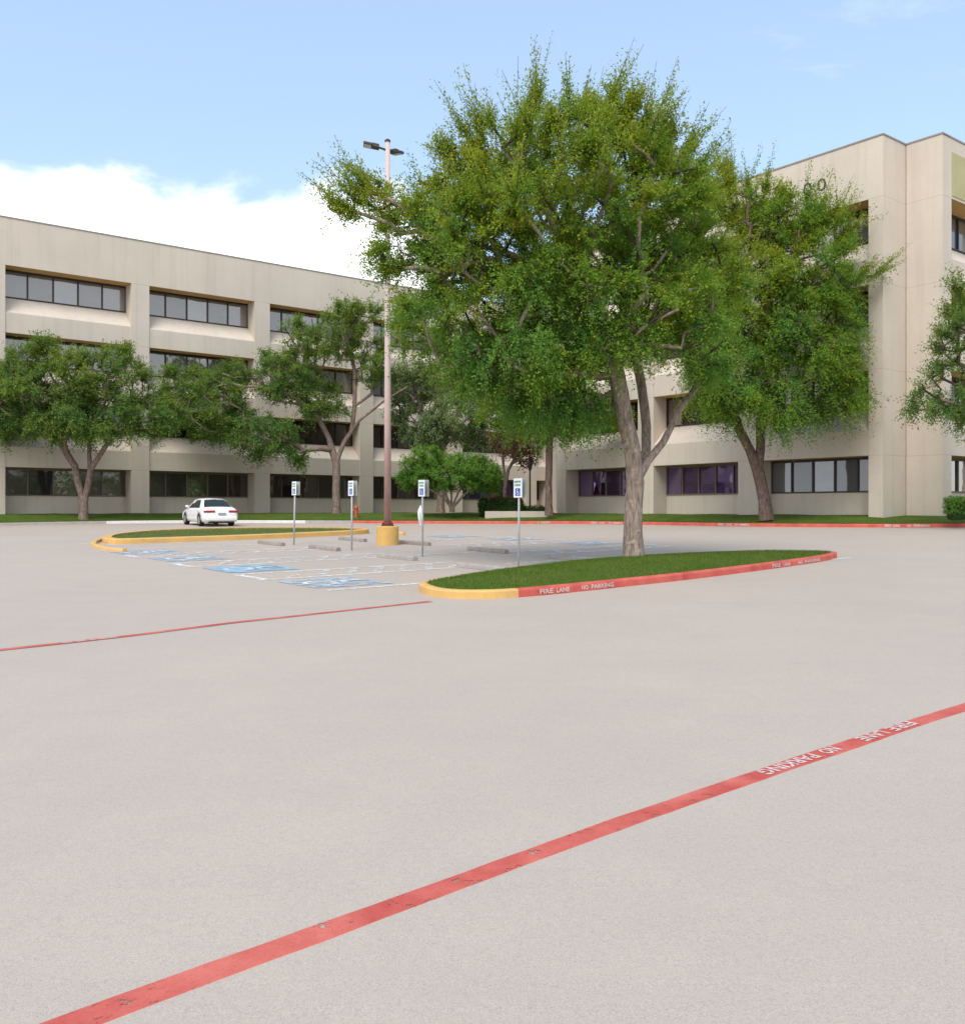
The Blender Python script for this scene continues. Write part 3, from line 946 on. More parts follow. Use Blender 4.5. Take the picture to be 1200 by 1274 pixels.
kp = resample(kpath, 0.4)
for ua, ub, body in ((735, 752, 'FIRE LANE'), (757, 774, 'NO PARKING'), (893, 910, 'FIRE LANE'), (914, 932, 'NO PARKING'), (1100, 1119, 'FIRE LANE'), (1128, 1156, 'NO PARKING'), (668, 684, 'NO PARKING')):
    path_text(body, kp, ua, ub, rk, 0.10, 0.075)

# ------------------------------------------------------------------ building
HD = [4.2, 7.9, 11.6, 15.3]           # window heads, four storeys
SL = [2.63, 6.33, 10.03, 13.73]       # window sills at the glass
ROOF, BASE, DEP = 17.9, 0.9, 1.1
bld = empty('office_building', (P0.x, P0.y, 0), ROT)
tag(bld, 'four storey beige concrete office block with recessed bronze window bands in two wings', 'office building')

def facade(mp, openings, cols, u_end0, u_end1, glass_of, pane=1.36):
    for k in range(4):
        for bi, (u0, u1) in enumerate(openings):
            # window: panes in one mesh, bars as a sub-part
            n = max(1, round((u1 - u0) / pane)); w = (u1 - u0) / n
            b = MB()
            for i in range(n):
                a0, a1 = u0 + i * w + 0.02, u0 + (i + 1) * w - 0.02
                j = random.uniform(-0.004, 0.004)
                b.quad([mp(a0, DEP + 0.02 + j, SL[k]), mp(a1, DEP + 0.02 - j, SL[k]), mp(a1, DEP + 0.02 - j, HD[k]), mp(a0, DEP + 0.02 + j, HD[k])])
            gm = glass_of(k, bi)
            win = b.build('window', M[gm], bld)
            if gm == 'glass_purple':
                win['label'] = 'purple tinted window band'
            b = MB()
            for i in range(n + 1):
                c = u0 + i * w
                lo, hi = max(u0, c - 0.035), min(u1, c + 0.035)
                b.box(lo, hi, DEP - 0.06, DEP + 0.03, SL[k] + 0.062, HD[k] - 0.112, mp)
            b.box(u0, u1, DEP - 0.07, DEP + 0.03, SL[k] - 0.002, SL[k] + 0.06, mp)
            b.box(u0, u1, DEP - 0.07, DEP + 0.03, HD[k] - 0.11, HD[k] + 0.002, mp)
            b.build('window_frame', M['frame_tan' if gm in ('glass_low', 'glass_purple') and k == 0 else 'frame'], win)
            if k < 3:   # spandrel with its sloped sill
                b = MB()
                h, s = HD[k], SL[k + 1]
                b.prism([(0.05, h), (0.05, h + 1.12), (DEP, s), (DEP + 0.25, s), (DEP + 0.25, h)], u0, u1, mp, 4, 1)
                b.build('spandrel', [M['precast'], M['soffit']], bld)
            if k == 0:
                b = MB(); b.box(u0, u1, DEP - 0.02, DEP + 0.25, BASE, SL[0] - 0.003, mp)
                b.build('sill_wall', M['precast'], bld)
    for c0, c1 in cols:
        b = MB(); b.box(c0, c1, 0.0, DEP + 0.3, BASE, HD[3] - 0.002, mp)
        b.build('column', M['precast'], bld)
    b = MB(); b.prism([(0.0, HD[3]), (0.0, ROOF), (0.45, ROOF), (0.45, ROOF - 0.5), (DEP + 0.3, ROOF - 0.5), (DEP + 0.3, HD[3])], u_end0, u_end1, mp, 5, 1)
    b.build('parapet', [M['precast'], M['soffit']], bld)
    b = MB(); b.box(u_end0 - 0.02, u_end1 + 0.02, -0.03, 0.48, ROOF + 0.002, ROOF + 0.07, mp)
    b.build('coping', M['coping'], bld)

# long left wing, facing the car park
cc = [-8.1, -0.25, 7.6, 15.4, 23.25, 31.1, 38.55]
cols = [(c - 0.53, c + 0.53) for c in cc]
ops = [(a[1], b[0]) for a, b in zip(cols, cols[1:])]
ops.append((cols[-1][1], 40.25)); cols.append((40.25, 47.5))
def g_left(k, bi):
    if k == 0:
        return 'glass_purple' if bi == 5 else 'glass_low'
    if k == 1:
        return 'glass_low'
    return 'glass_up'
facade(lambda u, d, z: (u, d, z), ops, cols, cols[0][0], 47.5, g_left)
# right wing: its long side faces the left wing's court
XW, YC = 27.4, -35.6
wops = [(0.66, 6.28), (7.44, 12.9), (14.02, 19.75)]
wcols = [(0.0, 0.66), (6.28, 7.44), (12.9, 14.02), (19.75, 20.5)]
def g_wing(k, bi):
    if k == 0:
        return 'glass_pale' if bi == 0 else 'glass_purple'
    return 'glass_low' if k == 1 else 'glass_up'
facade(lambda u, d, z: (XW + d, YC + u, z), wops, wcols, 0.0, 20.5, g_wing, 1.12)
# end front of the right wing, beyond the notch
XF, YF = XW + 1.9, YC - 1.62
fops = [(0.80, 6.6), (7.7, 13.5)]
fcols = [(0.0, 0.80), (6.6, 7.7), (13.5, 16.0)]
facade(lambda u, d, z: (XF + u, YF + d, z), fops, fcols, 0.0, 16.0, lambda k, bi: 'glass_low' if k < 3 else 'glass_up')
def corner_wall(x0, x1, y0, y1):
    b = MB(); b.box(x0, x1, y0, y1, BASE, ROOF)
    b.build('corner_wall', M['precast'], bld)
    b = MB(); b.box(x0 - 0.03, x1 + 0.03, y0 - 0.03, y1 + 0.03, ROOF + 0.002, ROOF + 0.07)
    b.build('coping', M['coping'], bld)
corner_wall(XW + 0.004, XF + 0.4, YC - 0.003, YC + 0.55)          # face of the notch looking to the car park
corner_wall(XF - 0.003, XF + 0.6, YF + 0.004, YC - 0.035)         # face of the notch looking to the court
b = MB(); b.box(XF + 0.82, XF + 13.4, YF - 0.03, YF - 0.002, HD[3] + 0.12, ROOF - 0.6)
b.build('parapet_panel', M['yellow_panel'], bld)['label'] = 'pale yellow green panel on the parapet'
# rear block of the right wing and the link between the wings
b = MB(); b.box(XW + 1.45, 47, -15.1, -15.1 + 0.3, BASE, ROOF); b.build('return_wall', M['precast'], bld)
b = MB()
b.box(-8.6, 47.4, 1.42, 22, 1.0, ROOF - 0.55)
b.box(41.2, 47.4, -14.7, 1.40, 1.0, ROOF - 0.55)
b.box(XW + 1.45, 47.2, YC + 0.6, -15.12, 1.0, ROOF - 0.56)
b.box(XF + 0.65, XF + 15.9, YF + 1.45, YC + 0.58, 1.0, ROOF - 0.57)
b.build('core', M['roof'], bld)
b = MB(); b.box(-8.63 - 0.3, -8.63, 0, 22, BASE, ROOF); b.build('end_wall', M['precast'], bld)
# numerals on the right wing's parapet
for uu in (2.9, 3.62):
    o = lettering('0', 0.46, 0.58, (XW - 0.012, YC + uu, 16.55), (0, -1, 0), (0, 0, 1), M['letters'], bld, 'numeral', 0.0)

# ------------------------------------------------------------------ trees
def blob_pts(bl, Y, n, shell=0.62):
    """attraction points in ellipsoids given in photo pixels at depth Y: (u, v, ru, rv, ry metres, dy metres)"""
    vol = np.array([b[2] * b[3] * b[4] for b in bl], float) ** 0.75
    cnt = np.maximum(5, (vol / vol.sum() * n)).astype(int)
    out = []
    for b, c in zip(bl, cnt):
        d = RNG.normal(size=(c, 3)); d /= np.linalg.norm(d, axis=1)[:, None]
        r = RNG.uniform(0, 1, c) ** (1 / 3.0)
        r = shell * (1 - (1 - r) * 0.7) + (1 - shell) * r
        dy = b[5] if len(b) > 5 else 0.0
        c0 = np.array(at(b[0], b[1], Y)); c0[1] += dy
        s = np.array([b[2] / F * Y, b[4], b[3] / F * Y])
        out.append(c0 + d * r[:, None] * s)
    return np.concatenate(out)

def grow(trunks, pts, step=0.45, clear=0.0):
    """trunks: list of polylines (first is the bole, others start on it). Points are joined to the nearest
    branch, preferring short ways back to the base. returns nodes, parent index, terminals"""
    N_, par, plen = [], [], []
    def add(p, q):
        N_.append(np.array(p, float)); par.append(q)
        plen.append(0.0 if q < 0 else plen[q] + np.linalg.norm(N_[-1] - N_[q])); return len(N_) - 1
    for ti, tr in enumerate(trunks):
        last = -1
        if ti > 0:
            a = np.array(tr[0], float); last = int(np.argmin([np.linalg.norm(x - a) for x in N_])); tr = tr[1:]
        prevp = N_[last] if last >= 0 else None
        for p in tr:
            p = np.array(p, float)
            if prevp is not None:
                m = max(1, int(np.linalg.norm(p - prevp) / step))
                for k in range(1, m + 1):
                    last = add(prevp + (p - prevp) * k / m + (RNG.normal(size=3) * 0.012 if k < m else 0), last)
            else:
                last = add(p, -1)
            prevp = p
    nb = len(N_)
    fork = np.array(trunks[0][-1], float)
    no_branch = set(i for i in range(nb) if N_[i][2] < fork[2] - 0.02 + clear)
    order = np.argsort(np.linalg.norm(pts - fork, axis=1))
    buf = np.zeros((len(pts) * 14 + nb + 10, 3)); pl = np.zeros(len(buf)); n = len(N_)
    buf[:n] = N_; pl[:n] = plen
    for i in no_branch: pl[i] = 1e6
    term = []
    for oi in order:
        p = pts[oi]
        d = np.linalg.norm(buf[:n] - p, axis=1)
        rise = np.maximum(0, buf[:n, 2] - p[2]) * 0.35        # branches rather climb than dive
        j = int(np.argmin(d + 0.30 * pl[:n] + rise))
        L = d[j]
        if L < 0.08: continue
        m = max(1, int(L / step)); a = buf[j].copy(); last = j
        sag = RNG.normal(size=3) * 0.06 * L; sag[2] += 0.07 * L
        for k in range(1, m + 1):
            t = k / m
            q = a + (p - a) * t + sag * math.sin(math.pi * t) * (1 if m > 1 else 0)
            N_.append(q); par.append(last); buf[n] = q; pl[n] = pl[last] + np.linalg.norm(q - buf[last]); last = n; n += 1
        term.append(last)
    return np.array(N_), np.array(par), term, nb

def tree_radii(nodes, par, r_base, r_tip, expo):
    cnt = np.zeros(len(nodes)); kids = np.zeros(len(nodes), int)
    for i in range(len(nodes)):
        if par[i] >= 0: kids[par[i]] += 1
    cnt[kids == 0] = 1
    for i in range(len(nodes) - 1, 0, -1):
        if par[i] >= 0: cnt[par[i]] += cnt[i]
    return r_tip + (r_base - r_tip) * (cnt / cnt.max()) ** expo, cnt

def branch_mesh(name, nodes, par, rad, cnt, mat, parent, base_z, flare, twig=None, stems=()):
    ch = {}
    for i in range(1, len(nodes)):
        ch.setdefault(par[i], []).append(i)
    b = MB(); stack = [(0, -1)]
    while stack:
        i, pr = stack.pop()
        chain = [pr, i] if pr >= 0 else [i]
        while True:
            k = ch.get(chain[-1], [])
            if not k: break
            k = sorted(k, key=lambda x: -cnt[x])
            for x in k[1:]: stack.append((x, chain[-1]))
            chain.append(k[0])
        if len(chain) < 2: continue
        rr = [rad[c] for c in chain]
        if pr >= 0: rr[0] = min(rad[pr] * 0.85, rr[1] * 1.3)
        if chain[0] == 0:
            for q, c in enumerate(chain):
                hgt = nodes[c][2] - base_z
                rr[q] *= 1 + flare * math.exp(-max(hgt, 0) / 0.28)
        mx = max(rr)
        sides = 14 if mx > 0.12 else 8 if mx > 0.05 else 5 if mx > 0.02 else 3
        i0 = len(b.f)
        b.tube([nodes[c] for c in chain], rr, sides, cap=False)
        if mx < 0.045:
            b.mi[i0:] = [1] * (len(b.f) - i0)
    for p, q in stems:
        i0 = len(b.f); b.tube([p, q], [0.009, 0.004], 3, cap=False); b.mi[i0:] = [1] * (len(b.f) - i0)
    if len(b.f) == 0: return None
    return b.build(name, [mat, twig or mat], parent, smooth=True)

def foliage(name, org, outward, lmin, lmax, per, size, mat, parent, up, droop, spread, tintf, aspect=0.5, spikes=None, spike_len=(0.7, 1.7)):
    """shoots from each origin, leaves alternating along each shoot; every leaf a small folded-flat rhombus"""
    n = len(org)
    d = outward * spread + RNG.normal(size=(n, 3)) * 0.55
    d[:, 2] += up
    d /= np.linalg.norm(d, axis=1)[:, None]
    onorm = org - org.mean(axis=0); onorm /= (np.linalg.norm(onorm, axis=1)[:, None] + 1e-9)
    L = RNG.uniform(lmin, lmax, n)
    sh0 = tintf(org)
    if spikes is not None:
        so_, sd_, sl = spikes
        m2 = len(so_)
        sd_ = sd_ + RNG.normal(size=sd_.shape) * 0.03
        org = np.concatenate([org, so_]); d = np.concatenate([d, sd_ / np.linalg.norm(sd_, axis=1)[:, None]])
        L2 = np.repeat(sl, 8) * RNG.uniform(0.45, 1.0, m2)
        L = np.concatenate([L, L2]); droop = np.concatenate([droop, np.zeros(m2)])
        on2 = so_ - org[:n].mean(axis=0); on2 /= (np.linalg.norm(on2, axis=1)[:, None] + 1e-9); onorm = np.concatenate([onorm, on2])
        sh0 = np.concatenate([sh0, np.full(m2, 0.74)]); n += m2
    t = (np.arange(per)[None, :] + RNG.uniform(0, 1, (n, per))) / per
    pos = org[:, None, :] + d[:, None, :] * (t * L[:, None])[:, :, None]
    pos[:, :, 2] -= (droop[:, None] if isinstance(droop, np.ndarray) else droop) * (t * L[:, None]) ** 2
    jit = np.full(n, size * 0.5)
    if spikes is not None:
        jit[n - m2:] = size * 0.42
    pos = pos + RNG.normal(size=pos.shape) * jit[:, None, None]
    ax = d[:, None, :] * 0.55 + RNG.normal(size=pos.shape) * 0.65
    ax[:, :, 2] -= 0.15
    ax /= np.linalg.norm(ax, axis=2)[:, :, None]
    nr = RNG.normal(size=pos.shape) * 0.42 + d[:, None, :] * 0.25 + onorm[:, None, :] * 0.55; nr[:, :, 2] += 0.75
    w = np.cross(ax, nr); w /= (np.linalg.norm(w, axis=2)[:, :, None] + 1e-9)
    s = size * RNG.uniform(0.65, 1.35, (n, per))[:, :, None]
    mid = pos + ax * s * 0.45
    nrm = np.cross(w, ax)
    V = np.stack([pos, mid + w * s * aspect * 0.5 + nrm * s * 0.06, pos + ax * s, mid - w * s * aspect * 0.5 + nrm * s * 0.06], axis=2).reshape(-1, 3)
    sh = np.clip(sh0 + RNG.normal(size=n) * 0.13, 0, 1)
    ti = np.clip(sh[:, None] + (t - 0.5) * 0.25 + RNG.normal(size=(n, per)) * 0.06, 0, 1)
    tint = np.repeat(ti.ravel(), 4)
    m = n * per
    return mesh_np(name, V, np.arange(m * 4).reshape(m, 4), mat, parent, tint)

def make_tree(name, label, cat, Y, trunks_px, blobs, n_attr, shoots, per, size, leaf, bark, r_base, group=None,
              shoot_len=(0.3, 0.8), up=0.25, droop=0.25, flare=0.5, expo=0.5, tint=(0.25, 0.5), step=0.45, spikes=0, spike_len=(0.6, 1.3), clear=0.0, sink=0.15, aspect=0.5, base_z=None):
    trunks = []
    for ti, tr in enumerate(trunks_px):
        q = []
        for p in tr:
            w = at(p[0], p[1], Y); w.y += p[2] if len(p) > 2 else 0.0
            q.append(w)
        trunks.append(q)
    base = trunks[0][0].copy()
    if base_z is not None: base.z = base_z
    trunks[0][0] = base - Vector((0, 0, sink))
    root = empty(name, base)
    tag(root, label, cat, group)
    pts = blob_pts(blobs, Y, n_attr)
    nodes, par, term, nb = grow([[tuple(p - base) for p in tr] for tr in trunks], pts - np.array(base), step, clear)
    rad, cnt = tree_radii(nodes, par, r_base, 0.007, expo)
    for ti, tr in enumerate(trunks[1:], 1):
        for i in range(nb):
            best = 9.0; tt = 0.0; acc = 0.0; tot = sum((b_ - a_).length for a_, b_ in zip(tr, tr[1:]))
            w_ = Vector(nodes[i]) + base
            for a_, b_ in zip(tr, tr[1:]):
                ab = b_ - a_; q_ = max(0.0, min(1.0, (w_ - a_).dot(ab) / ab.length_squared)); dd = (a_ + ab * q_ - w_).length
                if dd < best: best, tt = dd, (acc + q_ * ab.length) / tot
                acc += ab.length
            if best < 0.06:
                rad[i] = max(rad[i], r_base * (0.50 - 0.30 * tt))
    term = np.array(term); stems = []
    cen = nodes[term].mean(axis=0); span = np.abs(nodes[term][:, 2] - cen[2]).max() + 1e-9
    if spikes:
        # long leading shoots that stand out of the crown's upper outline
        q = nodes[term] - cen
        dist = np.linalg.norm(q, axis=1); u_ = q / dist[:, None]
        near_ = (u_ @ u_.T) > 0.86                     # neighbours in direction: keep those that reach furthest out
        far_ = (near_ * dist[None, :]).max(axis=1)
        ok = (dist > 0.84 * far_) & (u_[:, 2] > -0.12)
        c2 = term[ok] if ok.sum() > 5 else term
        pk = c2[np.arange(spikes) % len(c2)]
        so_ = nodes[pk]; rel2 = so_ - cen
        ow = rel2 / (np.linalg.norm(rel2, axis=1)[:, None] + 1e-9)
        rep_ = RNG.normal(size=(spikes, 3)) * 0.27 + ow * 0.9 + np.array([0, 0, 0.5])
        rep_ /= np.linalg.norm(rep_, axis=1)[:, None]
        sl = RNG.uniform(spike_len[0], spike_len[1], spikes)
        stems = [(nodes[pk[i]], nodes[pk[i]] + rep_[i] * (sl[i] * 0.9 - 0.2)) for i in range(spikes)]
        so_ = np.repeat(so_ - rep_ * 0.25, 8, axis=0) + RNG.normal(size=(spikes * 8, 3)) * 0.06
        foliage_dir = np.repeat(rep_, 8, axis=0)
        sp = (so_, foliage_dir, sl)
    else:
        sp = None
    branch_mesh('trunk', nodes, par, rad, cnt, M[bark], root, 0.0, flare, M['twig'], stems)
    # leafy shoots radiate in clumps from the ends of the twigs
    t2 = np.where(RNG.uniform(size=len(term)) < 0.5, par[term], term)
    dd_ = np.sort(np.linalg.norm(nodes[term][:, None, :] - nodes[term][None, :, :], axis=2), axis=1)[:, 5]
    wgt = RNG.gamma(1.3, 1.0, len(term)) * np.clip(dd_, 0.15, np.percentile(dd_, 85)) ** 1.6; wgt /= wgt.sum()
    pick = RNG.choice(len(term), shoots, p=wgt)
    src = np.where(RNG.uniform(size=shoots) < 0.55, term[pick], t2[pick])
    org = nodes[src] + RNG.normal(size=(shoots, 3)) * 0.07
    outw = nodes[src] - nodes[par[src]]; outw /= (np.linalg.norm(outw, axis=1)[:, None] + 1e-9)
    rel = org - cen; zr = np.clip(rel[:, 2] / span, -1, 1)
    outw = outw * 0.5 + rel / (np.linalg.norm(rel, axis=1)[:, None] + 1e-9) * 0.6
    ncl = RNG.normal(size=(9, 3)) * 0.55; ph = RNG.uniform(0, 6, 9)
    clump = dict(zip(term.tolist(), RNG.normal(size=len(term)) * 0.16))
    cl = np.array([clump[t] for t in term[pick]])
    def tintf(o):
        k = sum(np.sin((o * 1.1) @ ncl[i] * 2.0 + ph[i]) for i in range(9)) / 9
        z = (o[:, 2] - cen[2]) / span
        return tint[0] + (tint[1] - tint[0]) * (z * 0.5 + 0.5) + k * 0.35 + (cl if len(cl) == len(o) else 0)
    upv = up * (zr * 0.9 + 0.30)
    dr = droop * (1.0 - zr * 0.9)
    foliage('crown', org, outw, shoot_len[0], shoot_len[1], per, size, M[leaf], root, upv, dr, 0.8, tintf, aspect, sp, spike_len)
    return root

elm_group = 'shade trees around the car park'
# the big elm on the island
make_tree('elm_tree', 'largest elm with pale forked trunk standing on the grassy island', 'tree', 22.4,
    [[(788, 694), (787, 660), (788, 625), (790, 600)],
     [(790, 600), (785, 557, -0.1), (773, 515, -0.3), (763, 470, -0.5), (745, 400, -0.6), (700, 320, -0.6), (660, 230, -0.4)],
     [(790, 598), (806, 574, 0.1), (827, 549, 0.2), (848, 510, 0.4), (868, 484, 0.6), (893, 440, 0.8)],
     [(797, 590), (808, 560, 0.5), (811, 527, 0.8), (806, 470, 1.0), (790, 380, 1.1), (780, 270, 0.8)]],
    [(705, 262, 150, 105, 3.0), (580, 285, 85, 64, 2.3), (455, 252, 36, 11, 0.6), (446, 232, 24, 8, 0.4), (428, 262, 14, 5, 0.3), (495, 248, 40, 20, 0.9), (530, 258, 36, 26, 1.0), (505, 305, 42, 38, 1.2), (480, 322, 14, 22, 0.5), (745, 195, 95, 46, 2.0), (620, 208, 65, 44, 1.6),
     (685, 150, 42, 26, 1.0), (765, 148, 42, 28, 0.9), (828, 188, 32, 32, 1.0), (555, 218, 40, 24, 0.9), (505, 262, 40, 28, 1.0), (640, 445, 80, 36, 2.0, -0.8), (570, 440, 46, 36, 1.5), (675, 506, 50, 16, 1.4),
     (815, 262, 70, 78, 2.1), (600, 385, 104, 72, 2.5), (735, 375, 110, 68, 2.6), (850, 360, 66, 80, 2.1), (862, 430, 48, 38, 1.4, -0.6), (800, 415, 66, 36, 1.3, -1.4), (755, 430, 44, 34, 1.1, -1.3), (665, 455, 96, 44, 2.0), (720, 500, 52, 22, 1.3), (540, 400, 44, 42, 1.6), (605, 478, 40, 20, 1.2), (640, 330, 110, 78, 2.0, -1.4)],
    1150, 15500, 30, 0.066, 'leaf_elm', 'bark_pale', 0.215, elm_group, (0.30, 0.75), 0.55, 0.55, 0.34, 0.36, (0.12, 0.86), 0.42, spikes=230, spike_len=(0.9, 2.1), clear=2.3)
# the elm in front of the right wing
make_tree('elm_tree', 'tall elm with dark leaning trunk against the right wing wall', 'tree', 41.6,
    [[(953, 643), (951, 625), (947, 605), (942, 584)],
     [(942, 584), (933, 561), (918, 537, -0.3), (902, 500, -0.4), (890, 430, -0.6)],
     [(943, 580), (946, 556), (947, 531, 0.2), (955, 470, 0.3), (980, 380, 0.2), (990, 300, 0)]],
    [(965, 340, 76, 76, 2.0, -1.9), (930, 285, 34, 42, 1.6, -1.5), (893, 265, 26, 34, 1.5, -1.0), (966, 306, 36, 26, 1.4, -1.9), (1050, 360, 22, 7, 0.5, -2.0), (1010, 372, 34, 30, 1.3, -2.0), (982, 430, 62, 64, 2.0, -1.9), (900, 450, 46, 64, 2.0, -1.2), (880, 470, 34, 44, 1.4, -1.4), (940, 400, 60, 60, 1.6, -1.6),
     (1030, 498, 28, 24, 1.2, -2.0), (955, 500, 74, 28, 1.8, -1.8), (878, 370, 38, 76, 2.0, -1.0)],
    800, 12500, 26, 0.090, 'leaf_elm', 'bark_dark', 0.26, elm_group, (0.45, 1.1), 0.5, 0.45, 0.35, 0.38, (0.14, 0.74), 0.6, spikes=90, spike_len=(1.4, 2.8), clear=1.2)
# trees before the long wing
make_tree('oak_tree', 'round twin stemmed dark green tree before the end of the long wing', 'tree', 50.8,
    [[(104, 648), (104, 638), (104, 628)],
     [(104, 630), (97, 600), (93, 580), (78, 556), (60, 520, -0.4)],
     [(104, 630), (110, 600), (112, 585), (134, 551), (160, 510, 0.3)],
     [(111, 590), (108, 550, 0.3), (110, 500, 0.4)]],
    [(60, 500, 64, 38, 2.0, -1.2), (125, 475, 70, 30, 1.9, -1.0), (190, 515, 40, 28, 1.6, -1.0), (10, 515, 40, 30, 1.8, -1.0), (100, 528, 76, 20, 1.9, -1.2), (45, 455, 30, 16, 1.3, -1.0), (-10, 480, 36, 34, 1.6, -0.8), (75, 440, 30, 10, 0.9, -0.8), (150, 448, 26, 10, 0.8, -0.8)],
    600, 6200, 20, 0.120, 'leaf_oak', 'bark_mid', 0.23, elm_group, (0.35, 0.9), 0.30, 0.25, 0.4, 0.44, (0.2, 0.6), 0.6, spikes=20, spike_len=(0.6, 1.2))
make_tree('oak_tree', 'wide open crowned tree with bare forked limbs behind the lamp post', 'tree', 56.5,
    [[(418, 641), (418, 610), (418, 575)],
     [(418, 578), (409, 545), (396, 521), (376, 505, -0.6), (345, 500, -1.0)],
     [(418, 575), (428, 550), (446, 524), (475, 499, 0.4), (505, 480, 0.6)],
     [(436, 538), (441, 505), (441, 461), (430, 410, -0.2)],
     [(441, 500), (462, 490), (468, 450), (470, 410)]],
    [(405, 422, 54, 30, 2.2), (435, 392, 34, 14, 1.3), (355, 468, 44, 30, 2.2), (275, 508, 52, 38, 2.4, -1.2), (335, 542, 46, 24, 2.0, -1.6), (460, 452, 22, 30, 1.4), (240, 482, 36, 24, 1.8, -0.8), (395, 498, 34, 22, 1.8), (375, 560, 18, 12, 0.9, -1.2), (300, 465, 34, 14, 1.2)],
    620, 6400, 20, 0.120, 'leaf_oak', 'bark_mid', 0.24, elm_group, (0.35, 0.9), 0.25, 0.25, 0.4, 0.42, (0.15, 0.6), 0.6, spikes=20, spike_len=(0.6, 1.2))
make_tree('oak_tree', 'hazy grey green tree behind the rounded bright bush', 'tree', 59.0,
    [[(548, 638), (548, 600), (546, 570)], [(546, 570), (530, 530), (515, 480)], [(546, 570), (560, 530, 0.3), (572, 500, 0.4)]],
    [(517, 482, 32, 30, 2.0), (566, 515, 38, 34, 2.2), (535, 535, 40, 20, 2.0), (500, 512, 22, 14, 1.4), (585, 545, 26, 14, 1.2)],
    240, 2300, 20, 0.125, 'leaf_grey', 'bark_mid', 0.22, elm_group, (0.4, 0.9), 0.3, 0.2, 0.4, 0.45, (0.3, 0.6), 0.6)
make_tree('elm_tree', 'slim straight dark trunked tree at corner of the right wing', 'tree', 50.5,
    [[(683, 638), (682, 600), (683, 555)], [(683, 558), (668, 525), (640, 505)], [(683, 555), (688, 520), (695, 480)], [(685, 540), (715, 515), (745, 505)]],
    [(690, 505, 52, 32, 2.6), (640, 512, 38, 22, 2.0), (738, 515, 40, 24, 2.0), (690, 470, 48, 26, 2.0), (655, 530, 24, 12, 1.0)],
    300, 3600, 20, 0.115, 'leaf_elm', 'bark_dark', 0.19, elm_group, (0.4, 0.9), 0.2, 0.4, 0.3, 0.45, (0.35, 0.7), 0.5)
make_tree('oak_tree', 'dark leafy tree cut by the frame beside the right wing pier', 'tree', 34.0,
    [[(1262, 655), (1262, 610), (1260, 560)], [(1260, 560), (1235, 500), (1210, 460)], [(1260, 560), (1270, 470), (1265, 400)], [(1238, 505), (1195, 505), (1165, 495)]],
    [(1195, 425, 34, 52, 1.8), (1180, 482, 34, 34, 1.6), (1235, 395, 55, 70, 2.2), (1245, 490, 60, 55, 2.2), (1160, 500, 22, 16, 0.9), (1280, 430, 60, 80, 2.2), (1200, 375, 22, 36, 1.0)],
    330, 3800, 20, 0.085, 'leaf_oak', 'bark_mid', 0.22, elm_group, (0.3, 0.75), 0.4, 0.2, 0.3, 0.45, (0.3, 0.7), 0.45)
make_tree('crape_myrtle', 'rounded bright green multi stemmed bush on the lawn', 'bush', 51.9,
    [[(562, 634), (562, 632), (561, 629)],
     [(561, 631), (554, 615), (545, 600)], [(561, 631), (570, 612, 0.2), (580, 600, 0.3)], [(561, 630), (561, 612, 0.4), (560, 595, 0.5)],
     [(562, 631), (575, 618, -0.3), (590, 605, -0.4)], [(560, 631), (550, 618, -0.2), (530, 606, -0.3)]],
    [(532, 582, 34, 22, 1.7), (592, 590, 30, 20, 1.6), (560, 588, 50, 20, 1.9), (510, 596, 16, 10, 0.8), (612, 598, 14, 11, 0.8)],
    360, 3900, 18, 0.088, 'leaf_bright', 'bark_mid', 0.13, None, (0.2, 0.5), 0.3, 0.3, 0.3, 0.5, (0.2, 0.6), 0.35)
make_tree('crape_myrtle', 'thin small tree with sparse reddish leaves behind the hedge', 'tree', 54.5,
    [[(628, 634), (628, 610), (629, 600)], [(629, 602), (632, 585), (645, 562)], [(629, 602), (626, 580), (624, 556)], [(634, 580), (655, 565)]],
    [(640, 553, 26, 13, 1.2), (655, 568, 13, 9, 0.7), (620, 548, 12, 10, 0.8)],
    130, 420, 7, 0.14, 'leaf_red', 'bark_mid', 0.12, None, (0.2, 0.55), 0.3, 0.2, 0.2, 0.5, (0.3, 0.6), 0.4)

# a far belt of trees to the right of the view, seen mirrored in the ground floor windows
def far_wood():
    n = 420
    c = np.stack([RNG.uniform(70, 150, n), RNG.uniform(-95, 40, n), RNG.uniform(2.5, 11, n)], 1)
    m = 26
    o = (c[:, None, :] + RNG.normal(size=(n, m, 3)) * np.array([2.2, 2.2, 1.3])).reshape(-1, 3)
    a_ = RNG.normal(size=o.shape); a_ /= np.linalg.norm(a_, axis=1)[:, None]
    w = np.cross(a_, RNG.normal(size=o.shape)); w /= np.linalg.norm(w, axis=1)[:, None]
    V = np.stack([o - a_ * 0.6, o + w * 0.35, o + a_ * 0.6, o - w * 0.35], 1).reshape(-1, 3)
    t = np.repeat(RNG.uniform(0.1, 0.6, len(o)), 4)
    tag(mesh_np('far_trees', V, np.arange(len(V)).reshape(-1, 4), M['leaf_oak'], None, t), kind='stuff')
far_wood()

